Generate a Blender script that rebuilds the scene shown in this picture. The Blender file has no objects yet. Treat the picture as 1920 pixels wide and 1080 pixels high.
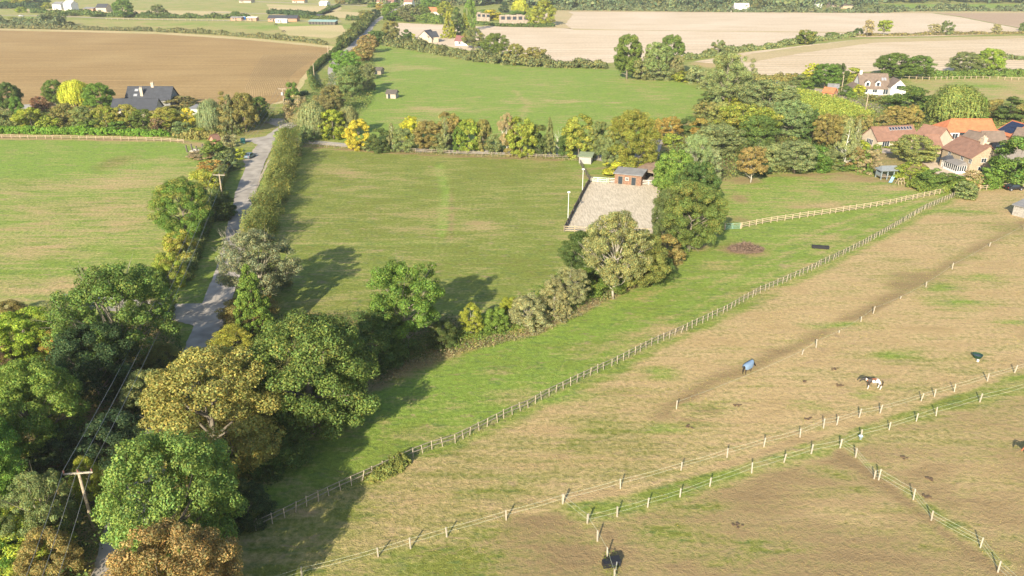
import bpy, bmesh, math, random
import numpy as np
from mathutils import Vector, Matrix
R = math.radians
rng = np.random.default_rng(7)
random.seed(7)
sc = bpy.context.scene
COL = sc.collection

# ------------------------------------------------------------------ camera
F, CX, CY = 1450.0, 960.0, 540.0          # focal length in pixels of the 1920 wide photograph
TH, HC = R(23.3), 50.0                    # drone pitch and height
cam = bpy.data.cameras.new('camera')
cam.sensor_width = 36.0
cam.lens = F / 1920.0 * 36.0
cam.clip_start = 0.5
cam.clip_end = 30000.0
camo = bpy.data.objects.new('camera', cam)
COL.objects.link(camo)
camo.location = (0, 0, HC)
camo.rotation_euler = (math.pi / 2 - TH, 0, 0)
sc.camera = camo

# ------------------------------------------------------------------ light
SUN_EL, SUN_AZ = R(25.0), R(19.5)         # shadows run forward and to the right
w = bpy.data.worlds.new('World')
sc.world = w
w.use_nodes = True
nt = w.node_tree
nt.nodes.clear()
sky = nt.nodes.new('ShaderNodeTexSky')
sky.sky_type = 'NISHITA'
sky.sun_disc = False
sky.sun_elevation = SUN_EL
sky.sun_rotation = math.pi + SUN_AZ
sky.altitude = 100
sky.air_density = 1.0
sky.dust_density = 1.2
sky.ozone_density = 1.0
bg = nt.nodes.new('ShaderNodeBackground')
bg.inputs['Strength'].default_value = 0.115
wo = nt.nodes.new('ShaderNodeOutputWorld')
nt.links.new(sky.outputs[0], bg.inputs[0])
nt.links.new(bg.outputs[0], wo.inputs[0])
sun = bpy.data.lights.new('sun', 'SUN')
sun.energy = 5.0
sun.angle = R(0.5)
sun.color = (1.0, 0.90, 0.72)
suno = bpy.data.objects.new('sun', sun)
COL.objects.link(suno)
sd = Vector((math.sin(SUN_AZ) * math.cos(SUN_EL), math.cos(SUN_AZ) * math.cos(SUN_EL), -math.sin(SUN_EL)))
suno.rotation_euler = sd.to_track_quat('-Z', 'Y').to_euler()
suno.location = (0, 0, 200)
sc.view_settings.view_transform = 'Standard'
sc.view_settings.look = 'None'
sc.view_settings.exposure = 0.98
sc.view_settings.gamma = 1.0
sc.cycles.max_bounces = 5
sc.cycles.diffuse_bounces = 3
sc.cycles.volume_bounces = 0

# ------------------------------------------------------------------ layout helpers
def ray(px, py):
    u = (px - CX) / F; v = (py - CY) / F
    return (u, math.cos(TH) - v * math.sin(TH), -math.sin(TH) - v * math.cos(TH))
def G(px, py, z=0.0):
    "where the line of sight through a pixel meets height z"
    d = ray(px, py)
    t = (z - HC) / d[2]
    return Vector((d[0] * t, d[1] * t, z))
def depth(p):
    return p[1] * math.cos(TH) + (HC - p[2]) * math.sin(TH)
def mpp(p):
    return depth(p) / F
def hat(p, py):
    "height above ground point p whose picture row is py"
    d = ray(CX, py)
    return HC + p[1] / d[1] * d[2]
def Gw(pts):
    return [G(*p).xy for p in pts]

# ------------------------------------------------------------------ materials
def mat(name, col=(.5, .5, .5), rough=.85, metal=0.0, var=0.0, scale=2.0, bump=0.0, spec=.3):
    m = bpy.data.materials.get(name)
    if m: return m
    m = bpy.data.materials.new(name); m.use_nodes = True
    n = m.node_tree; b = n.nodes['Principled BSDF']
    b.inputs['Roughness'].default_value = rough
    b.inputs['Metallic'].default_value = metal
    b.inputs['Specular IOR Level'].default_value = spec
    b.inputs['Base Color'].default_value = (*col, 1)
    if var > 0:
        tc = n.nodes.new('ShaderNodeTexCoord')
        nz = n.nodes.new('ShaderNodeTexNoise'); nz.inputs['Scale'].default_value = scale; nz.inputs['Detail'].default_value = 5
        n.links.new(tc.outputs['Object'], nz.inputs['Vector'])
        rp = n.nodes.new('ShaderNodeMapRange')
        rp.inputs[1].default_value = .3; rp.inputs[2].default_value = .7
        rp.inputs[3].default_value = 1 - var; rp.inputs[4].default_value = 1 + var
        n.links.new(nz.outputs[0], rp.inputs[0])
        mx = n.nodes.new('ShaderNodeVectorMath'); mx.operation = 'SCALE'
        mx.inputs[0].default_value = col
        n.links.new(rp.outputs[0], mx.inputs['Scale'])
        n.links.new(mx.outputs[0], b.inputs['Base Color'])
        if bump > 0:
            bp = n.nodes.new('ShaderNodeBump'); bp.inputs['Strength'].default_value = 1; bp.inputs['Distance'].default_value = bump
            n.links.new(nz.outputs[0], bp.inputs['Height']); n.links.new(bp.outputs[0], b.inputs['Normal'])
    return m

class NB:
    "tiny node builder"
    def __init__(s, name):
        s.m = bpy.data.materials.new(name); s.m.use_nodes = True
        s.t = s.m.node_tree; s.b = s.t.nodes['Principled BSDF']; s.out = s.t.nodes['Material Output']
    def n(s, ty, **kw):
        x = s.t.nodes.new(ty)
        for k, v in kw.items(): setattr(x, k, v)
        return x
    def l(s, a, b): s.t.links.new(a, b)
    def noise(s, vec, scale, detail=4, rough=.55, dist=0):
        x = s.n('ShaderNodeTexNoise'); x.inputs['Scale'].default_value = scale
        x.inputs['Detail'].default_value = detail; x.inputs['Roughness'].default_value = rough
        x.inputs['Distortion'].default_value = dist
        s.l(vec, x.inputs['Vector']); return x.outputs[0]
    def m2(s, op, a, b=None, clamp=False):
        x = s.n('ShaderNodeMath', operation=op); x.use_clamp = clamp
        for i, v in enumerate((a, b)):
            if v is None: continue
            if isinstance(v, (int, float)): x.inputs[i].default_value = v
            else: s.l(v, x.inputs[i])
        return x.outputs[0]
    def mr(s, v, a, b, c, d):
        x = s.n('ShaderNodeMapRange'); s.l(v, x.inputs[0])
        for i, q in enumerate((a, b, c, d)): x.inputs[i + 1].default_value = q
        return x.outputs[0]
    def mix(s, f, a, b, bt='MIX'):
        x = s.n('ShaderNodeMix', data_type='RGBA', blend_type=bt)
        for sock, v in ((x.inputs[0], f), (x.inputs[6], a), (x.inputs[7], b)):
            if isinstance(v, (int, float)): sock.default_value = v
            elif isinstance(v, tuple): sock.default_value = (*v, 1)
            else: s.l(v, sock)
        return x.outputs[2]
    def map(s, vec, scale=(1, 1, 1), rot=0.0):
        x = s.n('ShaderNodeMapping'); x.inputs['Scale'].default_value = scale
        x.inputs['Rotation'].default_value = (0, 0, rot); s.l(vec, x.inputs[0]); return x.outputs[0]

def grass_mat():
    q = NB('grass')
    geo = q.n('ShaderNodeNewGeometry').outputs['Position']
    at = q.n('ShaderNodeAttribute', attribute_name='ground'); sp = q.n('ShaderNodeSeparateColor'); q.l(at.outputs['Color'], sp.inputs[0])
    dry, soil, lush = sp.outputs
    st = q.map(geo, (.4, 1.0, 1), R(-15))
    n1 = q.noise(geo, .045, 3); n2 = q.noise(st, .28, 5, .6, .4); n3 = q.noise(geo, 1.6, 6, .68); n4 = q.noise(geo, 6.5, 3, .6)
    st2 = q.map(geo, (.12, 1.0, 1), R(18)); n5 = q.noise(st2, .8, 4, .6)
    def comb(base, k1, k2, k3, k5, lo, hi):
        v = base
        for nn, k in ((n1, k1), (n2, k2), (n3, k3), (n5, k5)):
            v = q.m2('ADD', v, q.m2('MULTIPLY', q.m2('SUBTRACT', nn, .5), k))
        return q.mr(v, lo, hi, 0, 1)
    fd = comb(dry, .7, 1.3, 1.1, 1.1, .26, .92)
    fs = comb(soil, .8, 1.2, 1.0, .6, .30, .85)
    fl = comb(lush, .5, .8, .5, .2, .2, .8)
    g = q.mix(fl, (.200, .215, .044), (.225, .325, .052))
    g = q.mix(q.mr(n4, .4, .75, 0, .45), g, (.100, .120, .024))
    n7 = q.noise(q.map(geo, (.45, 1, 1), R(12)), 1.1, 4, .65, .6); n8 = q.noise(q.map(geo, (.4, 1, 1), R(-8)), .75, 5, .7, .8)
    g = q.mix(q.mr(n7, .52, .64, 0, .62), g, (.105, .165, .050)); g = q.mix(q.mr(n8, .30, .40, .5, 0), g, (.30, .28, .06))
    s = q.mix(q.mr(n2, .35, .65, 0, 1), (.52, .375, .195), (.44, .315, .15))
    s = q.mix(q.mr(n4, .4, .7, 0, .3), s, (.22, .17, .08))
    o = q.mix(q.mr(n3, .35, .65, 0, 1), (.30, .215, .110), (.235, .165, .078))
    c = q.mix(fd, g, s); c = q.mix(q.mr(n8, .56, .68, 0, .6), c, (.36, .25, .15)); c = q.mix(fs, c, o)
    c = q.mix(1.0, c, q.mr(n3, .25, .75, .72, 1.25), 'MULTIPLY')
    q.l(c, q.b.inputs['Base Color']); q.b.inputs['Roughness'].default_value = .95; q.b.inputs['Specular IOR Level'].default_value = .1
    hgt = q.m2('ADD', q.m2('MULTIPLY', n4, .10), q.m2('MULTIPLY', n3, .26))
    bp = q.n('ShaderNodeBump'); bp.inputs['Strength'].default_value = .8; bp.inputs['Distance'].default_value = 1.0
    q.l(hgt, bp.inputs['Height']); q.l(bp.outputs[0], q.b.inputs['Normal'])
    return q.m

def field_mat(name, ca, cb, cc, rot=0.0, stripe=.0, period=3.0, bump=.05, cd=None):
    q = NB(name)
    geo = q.n('ShaderNodeNewGeometry').outputs['Position']
    n1 = q.noise(geo, .02, 4); n3 = q.noise(geo, .8, 6, .7); n4 = q.noise(geo, 3.5, 3)
    st = q.map(geo, (.015, .5, 1), rot); n2 = q.noise(st, 1.0, 5, .6)
    c = q.mix(q.mr(n2, .38, .62, 0, 1), ca, cb)
    c = q.mix(q.mr(n1, .45, .75, 0, .7), c, cc)
    c = q.mix(1.0, c, q.mr(n3, .28, .72, .70, 1.25), 'MULTIPLY')
    if cd: c = q.mix(q.mr(n4, .5, .75, 0, .8), c, cd)
    h = q.m2('MULTIPLY', n3, bump)
    if stripe > 0:
        wv = q.n('ShaderNodeTexWave', wave_type='BANDS', bands_direction='Y')
        wv.inputs['Scale'].default_value = 2.0 / period * .157; wv.inputs['Distortion'].default_value = 1.2; wv.inputs['Detail'].default_value = 2
        wv.inputs['Detail Scale'].default_value = .4
        q.l(q.map(geo, (1, 1, 1), rot), wv.inputs['Vector'])
        c = q.mix(1.0, c, q.mr(wv.outputs[1], 0, 1, 1 - stripe, 1 + stripe * .5), 'MULTIPLY')
        h = q.m2('ADD', h, q.m2('MULTIPLY', wv.outputs[1], bump * 1.2))
    q.l(c, q.b.inputs['Base Color']); q.b.inputs['Roughness'].default_value = .95; q.b.inputs['Specular IOR Level'].default_value = .1
    bp = q.n('ShaderNodeBump'); bp.inputs['Distance'].default_value = 1.0; q.l(h, bp.inputs['Height']); q.l(bp.outputs[0], q.b.inputs['Normal'])
    return q.m

def leaf_mat(name='foliage', trans=.3):
    q = NB(name)
    oi = q.n('ShaderNodeObjectInfo')
    at = q.n('ShaderNodeAttribute', attribute_name='tint'); sp = q.n('ShaderNodeSeparateColor'); q.l(at.outputs['Color'], sp.inputs[0])
    v, wm, hh = sp.outputs; al = at.outputs['Alpha']
    f = q.m2('MULTIPLY', q.mr(q.m2('ADD', wm, q.m2("SUBTRACT", oi.outputs["Alpha"], 1.18)), -.18, .18, 0, 1), .9, True)
    c = q.mix(f, oi.outputs['Color'], (.41, .32, .08))
    c = q.mix(q.mr(hh, .0, 1.0, 0, .45), c, (.28, .31, .11))
    c = q.mix(1.0, c, q.mix(al, (.66, .96, 1.05), (1.12, 1.02, .88)), 'MULTIPLY')
    c = q.mix(1.0, c, v, 'MULTIPLY')
    q.l(c, q.b.inputs['Base Color']); q.b.inputs['Roughness'].default_value = .6; q.b.inputs['Specular IOR Level'].default_value = .15
    tr = q.n('ShaderNodeBsdfTranslucent'); q.l(q.mix(1.0, c, (1.1, 1.2, .6), 'MULTIPLY'), tr.inputs[0])
    ms = q.n('ShaderNodeMixShader'); ms.inputs[0].default_value = trans
    q.l(q.b.outputs[0], ms.inputs[1]); q.l(tr.outputs[0], ms.inputs[2]); q.l(ms.outputs[0], q.out.inputs[0])
    return q.m

def obj_color_mat(name, rough=.9):
    q = NB(name)
    oi = q.n('ShaderNodeObjectInfo'); tc = q.n('ShaderNodeTexCoord')
    nz = q.noise(tc.outputs['Object'], 6, 4)
    q.l(q.mix(1.0, oi.outputs['Color'], q.mr(nz, .3, .7, .6, 1.3), 'MULTIPLY'), q.b.inputs['Base Color'])
    q.b.inputs['Roughness'].default_value = rough
    return q.m

M_GRASS = grass_mat()
M_LEAF = leaf_mat()
M_BARK = obj_color_mat('bark')
M_ASPH = mat('asphalt', (.35, .31, .26), .9, var=.3, scale=.35)
M_GRAVEL = mat('gravel', (.40, .33, .25), .95, var=.2, scale=1.2)
M_SAND = NB('arena_sand')
def _sand():
    q = M_SAND; geo = q.n('ShaderNodeNewGeometry').outputs['Position']
    a = q.noise(geo, .35, 5, .6, 1.5); b = q.noise(q.map(geo, (3, .35, 1), R(20)), 1.2, 4); d = q.noise(geo, 5, 3)
    c = q.mix(q.mr(a, .35, .65, 0, 1), (.50, .425, .31), (.64, .545, .41)); c = q.mix(q.mr(b, .45, .6, 0, .85), c, (.42, .35, .25))
    q.l(c, q.b.inputs['Base Color']); q.b.inputs['Roughness'].default_value = .95
    bp = q.n('ShaderNodeBump'); bp.inputs['Distance'].default_value = .07; q.l(q.m2('ADD', a, q.m2('ADD', b, d)), bp.inputs['Height']); q.l(bp.outputs[0], q.b.inputs['Normal'])
    return q.m
M_SAND = _sand()
M_WOOD = mat('weathered_wood', (.27, .225, .165), .9, var=.3, scale=4)
M_WOODL = mat('pale_wood', (.40, .32, .21), .9, var=.2, scale=4)
M_WOODD = mat('dark_wood', (.11, .095, .08), .9, var=.3, scale=3)
M_WHITE = mat('white_paint', (.66, .65, .62), .7, var=.06, scale=1.5)
M_CREAM = mat('cream_render', (.48, .40, .30), .85, var=.1, scale=.8)
M_STONE = mat('stone_wall', (.36, .285, .195), .9, var=.22, scale=3.0, bump=.02)
M_BRICK = mat('brick_wall', (.40, .22, .14), .9, var=.25, scale=4.0)
M_GLASS = mat('window_glass', (.03, .04, .05), .15, spec=.5)
M_PV = mat('solar_glass', (.015, .022, .05), .2, spec=.5)
M_METAL = mat('grey_metal', (.45, .46, .47), .45, metal=.5, var=.1)
M_BLACK = mat('black_plastic', (.02, .02, .023), .5)
M_TAPE = mat('white_tape', (.50, .54, .42), .7)
M_POSTW = mat('white_post', (.40, .35, .27), .75, var=.12, scale=5)
def roof_mat(name, c, var=.2):
    q = NB(name); tc = q.n('ShaderNodeTexCoord')
    a = q.noise(tc.outputs['Object'], .8, 5, .6); b = q.noise(q.map(tc.outputs['Object'], (4, 12, 12)), 1.0, 2)
    cc = q.mix(1.0, c, q.mr(a, .3, .7, 1 - var, 1 + var), 'MULTIPLY'); cc = q.mix(1.0, cc, q.mr(b, .3, .7, .82, 1.15), 'MULTIPLY')
    q.l(cc, q.b.inputs['Base Color']); q.b.inputs['Roughness'].default_value = .8
    wv = q.n('ShaderNodeTexWave', wave_type='BANDS', bands_direction='Z'); wv.inputs['Scale'].default_value = 1.8; q.l(tc.outputs['Object'], wv.inputs['Vector'])
    bp = q.n('ShaderNodeBump'); bp.inputs['Distance'].default_value = .04; q.l(wv.outputs[1], bp.inputs['Height']); q.l(bp.outputs[0], q.b.inputs['Normal'])
    return q.m
M_TILE = roof_mat('brown_red_tile', (.25, .135, .09)); M_ORANGE = roof_mat('orange_tile', (.50, .17, .07))
M_SLATE = roof_mat('grey_slate', (.048, .052, .062)); M_BROWNT = roof_mat('brown_tile', (.185, .135, .10)); M_GREYR = roof_mat('grey_sheet', (.22, .215, .21))
M_TEAL = roof_mat('teal_sheet', (.24, .36, .33))

# ------------------------------------------------------------------ mesh helpers
class MB:
    def __init__(s): s.v = []; s.f = []
    def add(s, vs, fs):
        o = len(s.v); s.v += [tuple(v) for v in vs]; s.f += [tuple(i + o for i in f) for f in fs]; return s
    def box(s, x0, y0, z0, x1, y1, z1):
        vs = [(x, y, z) for z in (z0, z1) for y in (y0, y1) for x in (x0, x1)]
        return s.add(vs, [(0, 2, 3, 1), (4, 5, 7, 6), (0, 1, 5, 4), (2, 6, 7, 3), (0, 4, 6, 2), (1, 3, 7, 5)])
    def tube(s, pts, rad, n=6, cap=True):
        pts = [Vector(p) for p in pts]; rad = rad if isinstance(rad, (list, tuple)) else [rad] * len(pts)
        vs = []
        for i, p in enumerate(pts):
            d = (pts[min(i + 1, len(pts) - 1)] - pts[max(i - 1, 0)]).normalized()
            a = d.orthogonal().normalized() if abs(d.z) > .9 else d.cross(Vector((0, 0, 1))).normalized()
            b = d.cross(a)
            for k in range(n):
                t = 2 * math.pi * k / n
                vs.append(p + a * math.cos(t) * rad[i] + b * math.sin(t) * rad[i])
        fs = [(i * n + k, i * n + (k + 1) % n, (i + 1) * n + (k + 1) % n, (i + 1) * n + k) for i in range(len(pts) - 1) for k in range(n)]
        if cap: fs += [tuple(range(n))[::-1], tuple((len(pts) - 1) * n + k for k in range(n))]
        return s.add(vs, fs)
    def lathe(s, prof, n=16, c=(0, 0)):
        vs = [(c[0] + r * math.cos(2 * math.pi * k / n), c[1] + r * math.sin(2 * math.pi * k / n), z) for r, z in prof for k in range(n)]
        fs = [(i * n + k, i * n + (k + 1) % n, (i + 1) * n + (k + 1) % n, (i + 1) * n + k) for i in range(len(prof) - 1) for k in range(n)]
        fs += [tuple(range(n))[::-1], tuple((len(prof) - 1) * n + k for k in range(n))]
        return s.add(vs, fs)
    def build(s, name, m, parent=None, smooth=False):
        me = bpy.data.meshes.new(name); me.from_pydata(s.v, [], s.f); me.update()
        bm = bmesh.new(); bm.from_mesh(me); bmesh.ops.recalc_face_normals(bm, faces=bm.faces); bm.to_mesh(me); bm.free()
        if smooth: me.shade_smooth()
        me.materials.append(m)
        return put(name, me, parent)
def put(name, me, parent=None, loc=None, rz=None):
    o = bpy.data.objects.new(name, me); COL.objects.link(o)
    if parent: o.parent = parent
    if loc is not None: o.location = loc
    if rz is not None: o.rotation_euler = (0, 0, rz)
    return o
def tag(o, label=None, cat=None, group=None, kind=None):
    for k, v in (('label', label), ('category', cat), ('group', group), ('kind', kind)):
        if v: o[k] = v
    return o
def thing(name, label, cat, loc=(0, 0, 0), rz=0, group=None):
    o = bpy.data.objects.new(name, None); COL.objects.link(o); o.empty_display_size = .5
    o.location = loc; o.rotation_euler = (0, 0, rz)
    return tag(o, label, cat, group)

def leaf_mesh(name, P, N, S, T, m=M_LEAF, aspect=.62):
    "many small rhombic leaves: centres, normals, sizes, tint colours"
    k = len(P)
    rv = rng.normal(size=(k, 3))
    A = np.cross(N, rv); A /= np.linalg.norm(A, axis=1, keepdims=True) + 1e-9
    B = np.cross(N, A); S = S.reshape(-1, 1)
    fold = N * S * .18
    V = np.stack([P - A * S - fold, P - B * S * aspect + fold, P + A * S - fold, P + B * S * aspect + fold], 1).reshape(-1, 3)
    me = bpy.data.meshes.new(name)
    me.vertices.add(4 * k); me.loops.add(4 * k); me.polygons.add(k)
    me.vertices.foreach_set('co', V.astype(np.float32).ravel())
    me.loops.foreach_set('vertex_index', np.arange(4 * k, dtype=np.int32))
    me.polygons.foreach_set('loop_start', np.arange(0, 4 * k, 4, dtype=np.int32))
    me.update(calc_edges=True)
    at = me.attributes.new('tint', 'FLOAT_COLOR', 'POINT')
    C = np.ones((k, 4), np.float32); C[:, :3] = T; C[:, 3] = rng.random(k)
    at.data.foreach_set('color', np.repeat(C, 4, axis=0).ravel())
    me.materials.append(m)
    return me
def unit(a): return a / (np.linalg.norm(a, axis=1, keepdims=True) + 1e-9)
# ------------------------------------------------------------------ tree prototypes (unit height, crown radius .5)
def sphere_dirs(k):
    return unit(rng.normal(size=(k, 3)))
PROFILE = {
    'oak':     lambda z: np.sqrt(np.clip(1 - ((z - .55) / .46) ** 2, 0.0, 1)) * (1 - .12 * z),
    'oval':    lambda z: np.sqrt(np.clip(1 - (np.maximum(z - .42, 0) / .58) ** 2, 0.0, 1)) * (.72 + .3 * np.minimum(z, .4) / .4),
    'ash':     lambda z: np.sqrt(np.clip(1 - ((z - .60) / .42) ** 2, 0.0, 1)),
    'bush':    lambda z: np.sqrt(np.clip(1 - (np.maximum(z - .25, 0) / .76) ** 2, 0.0, 1)) * (.82 + .3 * np.minimum(z, .3) / .3 * .6),
    'scrub':   lambda z: np.sqrt(np.clip(1 - (np.maximum(z - .3, 0) / .7) ** 2, 0.0, 1)) * .85,
    'conifer': lambda z: np.clip(1.02 - z, .02, 1) ** .8,
    'poplar':  lambda z: np.clip(np.sin(np.clip(z, 0, 1) ** .7 * math.pi), .05, 1) ** .6,
    'willow':  lambda z: np.sqrt(np.clip(1 - (np.maximum(z - .45, 0) / .56) ** 2, 0.0, 1)),
    'birch':   lambda z: np.clip(1.25 * (1 - z), .05, .8) * .95,
    'cedar':   lambda z: np.clip(1.1 - z * .8, .1, .95),
}
ZMIN = dict(oak=.14, oval=.02, ash=.28, bush=.0, scrub=.02, conifer=.03, poplar=.04, willow=.12, birch=.25, cedar=.15, dead=.3)
def clumps(kind, n):
    prof = PROFILE[kind]; out = []; ph = rng.uniform(0, 6.28, 3); zm = ZMIN[kind]
    while len(out) < n:
        z = rng.uniform(zm, 1); a = rng.uniform(0, 6.283); r = float(prof(z))
        if rng.random() > r + .12: continue
        lob = 1 + .10 * math.sin(2 * a + ph[0] + 3 * z) + .08 * math.sin(3 * a + ph[1] - 4 * z) + .07 * math.sin(5 * a + ph[2] + 9 * z)
        u = rng.uniform(.35, 1) ** .5 if kind not in ('birch', 'ash') else rng.uniform(.15, 1) ** .6
        rr = .5 * r * lob * u * .88
        out.append((rr * math.cos(a), rr * math.sin(a), z * .97 if z > .9 else z))
    return np.array(out)
def make_crown(kind, nc, nl, leaf, crad, name):
    C = clumps(kind, nc)
    if kind == 'cedar': C[:, 2] = np.round(C[:, 2] * 6) / 6 + rng.normal(0, .035, nc)
    cr = crad * rng.uniform(.55, 1.3, nc)
    w_ = cr ** 2; idx = rng.choice(nc, nl, p=w_ / w_.sum())
    D = sphere_dirs(nl)
    if kind not in ('willow',): D[:, 2] = D[:, 2] * .9 + .12
    D = unit(D)
    rad = cr[idx] * rng.uniform(.25, 1, nl) ** .45
    sc_ = np.array([1, 1, .8])
    if kind == 'cedar': sc_ = np.array([1.3, 1.3, .5])
    if kind == 'conifer': sc_ = np.array([.8, .8, .6])
    P = C[idx] + D * rad[:, None] * sc_
    N = unit(D * .8 + sphere_dirs(nl) * .6 + np.array([0, 0, .12]))
    if kind == 'conifer':
        rr = np.linalg.norm(P[:, :2], axis=1); P[:, 2] -= rr * .22
    if kind == 'willow':
        # hanging strands
        ns = nl // 14
        a = rng.uniform(0, 6.283, ns); z0 = rng.uniform(.35, .97, ns); r0 = .5 * PROFILE['willow'](z0) * rng.uniform(.55, 1.0, ns)
        ln = rng.uniform(.15, .55, ns) * np.clip(z0, .2, 1); j = np.arange(14)
        X = (r0 * (1 + 0.06))[:, None] * np.cos(a)[:, None] + rng.normal(0, .006, (ns, 14)); Y = (r0 * 1.06)[:, None] * np.sin(a)[:, None] + rng.normal(0, .006, (ns, 14))
        Z = np.maximum(z0[:, None] - ln[:, None] * (j[None, :] / 13.0), .03)
        Q = np.stack([X, Y, Z], 2).reshape(-1, 3); k = len(Q)
        P = np.concatenate([P[:nl // 3], Q]); Nn = np.stack([np.cos(np.repeat(a, 14)), np.sin(np.repeat(a, 14)), np.full(k, .35)], 1)
        N = np.concatenate([N[:nl // 3], unit(Nn + .5 * sphere_dirs(k))]); idx = np.concatenate([idx[:nl // 3], np.repeat(rng.integers(0, nc, ns), 14)]); nl = len(P)
    P[:, 2] = np.maximum(P[:, 2], .004)
    cv = rng.uniform(.78, 1.22, nc); cw = np.clip(rng.uniform(0, .8, nc) + .25 * (C[:, 2] - .5), 0, 1)
    v = cv[idx] * rng.uniform(.68, 1.3, nl); wm = np.clip(cw[idx] + rng.normal(0, .17, nl), 0, 1)
    hl = (rng.random(nl) < .14) * rng.uniform(.3, 1, nl)
    S = leaf * rng.uniform(.6, 1.25, nl) * .5
    return leaf_mesh(name, P, N, S, np.stack([v, wm, hl], 1)), C

def make_trunk(kind, C, name, fine):
    mb = MB(); n = 6 if fine else 4
    tr = {'oak': .030, 'ash': .019, 'birch': .014, 'dead': .02, 'poplar': .014, 'conifer': .016, 'willow': .03}.get(kind, .02)
    top = {'conifer': .92, 'poplar': .8, 'birch': .93, 'oval': .7, 'cedar': .85}.get(kind, .5)
    if kind in ('bush', 'scrub'): top = .3
    p0 = Vector((0, 0, -.01)); wob = [Vector((rng.normal(0, .012), rng.normal(0, .012), 0)) for _ in range(5)]
    axis = [p0 + Vector((0, 0, top * t)) + wob[i] * (0 if i == 0 else 1) for i, t in enumerate((0, .25, .5, .75, 1))]
    mb.tube(axis, [tr, tr * .85, tr * .72, tr * .5, tr * .22], n + 2)
    k = min(len(C), {'ash': 42, 'dead': 46, 'birch': 26, 'scrub': 26, 'bush': 10, 'willow': 14}.get(kind, 16) // (1 if fine else 2))
    for c in C[rng.choice(len(C), k, replace=False)]:
        c = Vector(c)
        zb = max(.04, min(top, c.z * rng.uniform(.35, .7))) if kind not in ('conifer', 'birch', 'poplar') else max(.05, c.z - .1)
        t = zb / top; i = min(int(t * 4), 3); s = axis[i].lerp(axis[i + 1], t * 4 - i)
        ext = {'ash': 1.02, 'dead': 1.15, 'scrub': 1.1, 'birch': 1.05}.get(kind, .85)
        e = s.lerp(c, ext); mid = s.lerp(e, .5) + Vector((0, 0, -.03)) + Vector(rng.normal(0, .015, 3))
        r = tr * (.42 if kind != 'conifer' else .2)
        mb.tube([s, mid, e], [r, r * .6, r * .15], n - 1, cap=False)
        if kind in ('ash', 'dead', 'birch') or (fine and kind == 'oak'):
            for _ in range(4 if kind in ('dead', 'ash') else 2):
                a = mid.lerp(e, rng.uniform(0, .8)); b = a + (e - s) * rng.uniform(.2, .4) + Vector(rng.normal(0, .05, 3)); b.z += .02
                mb.tube([a, b], [r * .35, r * .1], 3, cap=False)
    me = bpy.data.meshes.new(name); me.from_pydata(mb.v, [], mb.f); me.update(); me.shade_smooth(); me.materials.append(M_BARK)
    return me
#        kind: (clumps, leaves, leaf size, clump radius) for the nearest level of detail
SPEC = {'oak': (250, 70000, .0165, .068), 'oval': (170, 40000, .022, .075), 'ash': (170, 38000, .018, .065), 'bush': (110, 30000, .026, .10),
        'scrub': (140, 22000, .024, .075), 'conifer': (240, 34000, .021, .06), 'poplar': (130, 24000, .022, .08), 'willow': (90, 42000, .020, .09),
        'birch': (120, 15000, .018, .05), 'cedar': (90, 32000, .022, .085)}
PROTO = {}
def proto(kind, lod, var):
    key = (kind, lod, var)
    if key in PROTO: return PROTO[key]
    if kind == 'dead':
        C = clumps('ash', 60); PROTO[key] = (None, make_trunk('dead', C, 'bare_limbs', lod == 0)); return PROTO[key]
    nc, nl, lf, crd = SPEC[kind]
    fc, fl, fs, fr = ((1, 1, 1, 1), (.65, .42, 1.6, 1.15), (.4, .14, 2.8, 1.4))[lod]
    me, C = make_crown(kind, int(nc * fc), int(nl * fl), lf * fs, crd * fr, f'{kind}_crown')
    PROTO[key] = (me, make_trunk(kind, C, f'{kind}_trunk', lod == 0))
    return PROTO[key]
PAL = {'g': (.120, .160, .042), 'd': (.070, .110, .042), 'm': (.175, .230, .046), 'l': (.225, .315, .055), 'y': (.38, .39, .055), 'Y': (.60, .53, .06),
       'o': (.50, .29, .075), 'b': (.31, .255, .085), 'B': (.40, .295, .10), 'p': (.34, .34, .145), 't': (.48, .37, .19), 'r': (.27, .15, .09), 'G': (.245, .26, .10)}
CNAME = {'g': 'dark green', 'd': 'deep green', 'm': 'green', 'l': 'bright green', 'y': 'yellow green', 'Y': 'golden yellow', 'o': 'orange', 'b': 'olive brown',
         'B': 'golden brown', 'p': 'pale green', 't': 'straw-coloured', 'r': 'reddish', 'G': 'grey-green'}
KNAME = {'oak': ('broadleaf_tree', 'broadleaf tree', 'tree'), 'oval': ('broadleaf_tree', 'dense oval tree', 'tree'), 'ash': ('open_tree', 'open pale-limbed tree', 'tree'),
         'bush': ('shrub', 'dense shrub', 'shrub'), 'scrub': ('shrub', 'ragged shrub', 'shrub'), 'conifer': ('conifer_tree', 'conifer', 'tree'), 'poplar': ('poplar_tree', 'slender tree', 'tree'),
         'willow': ('willow_tree', 'weeping tree', 'tree'), 'birch': ('birch_tree', 'thin white-stemmed tree', 'tree'), 'cedar': ('cedar_tree', 'layered evergreen', 'tree'), 'dead': ('bare_tree', 'bare tree', 'tree')}
BARK = {'ash': (.30, .265, .19), 'dead': (.36, .32, .25), 'birch': (.60, .57, .50), 'oak': (.20, .17, .125), 'conifer': (.12, .09, .06)}
TREES = []
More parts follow.
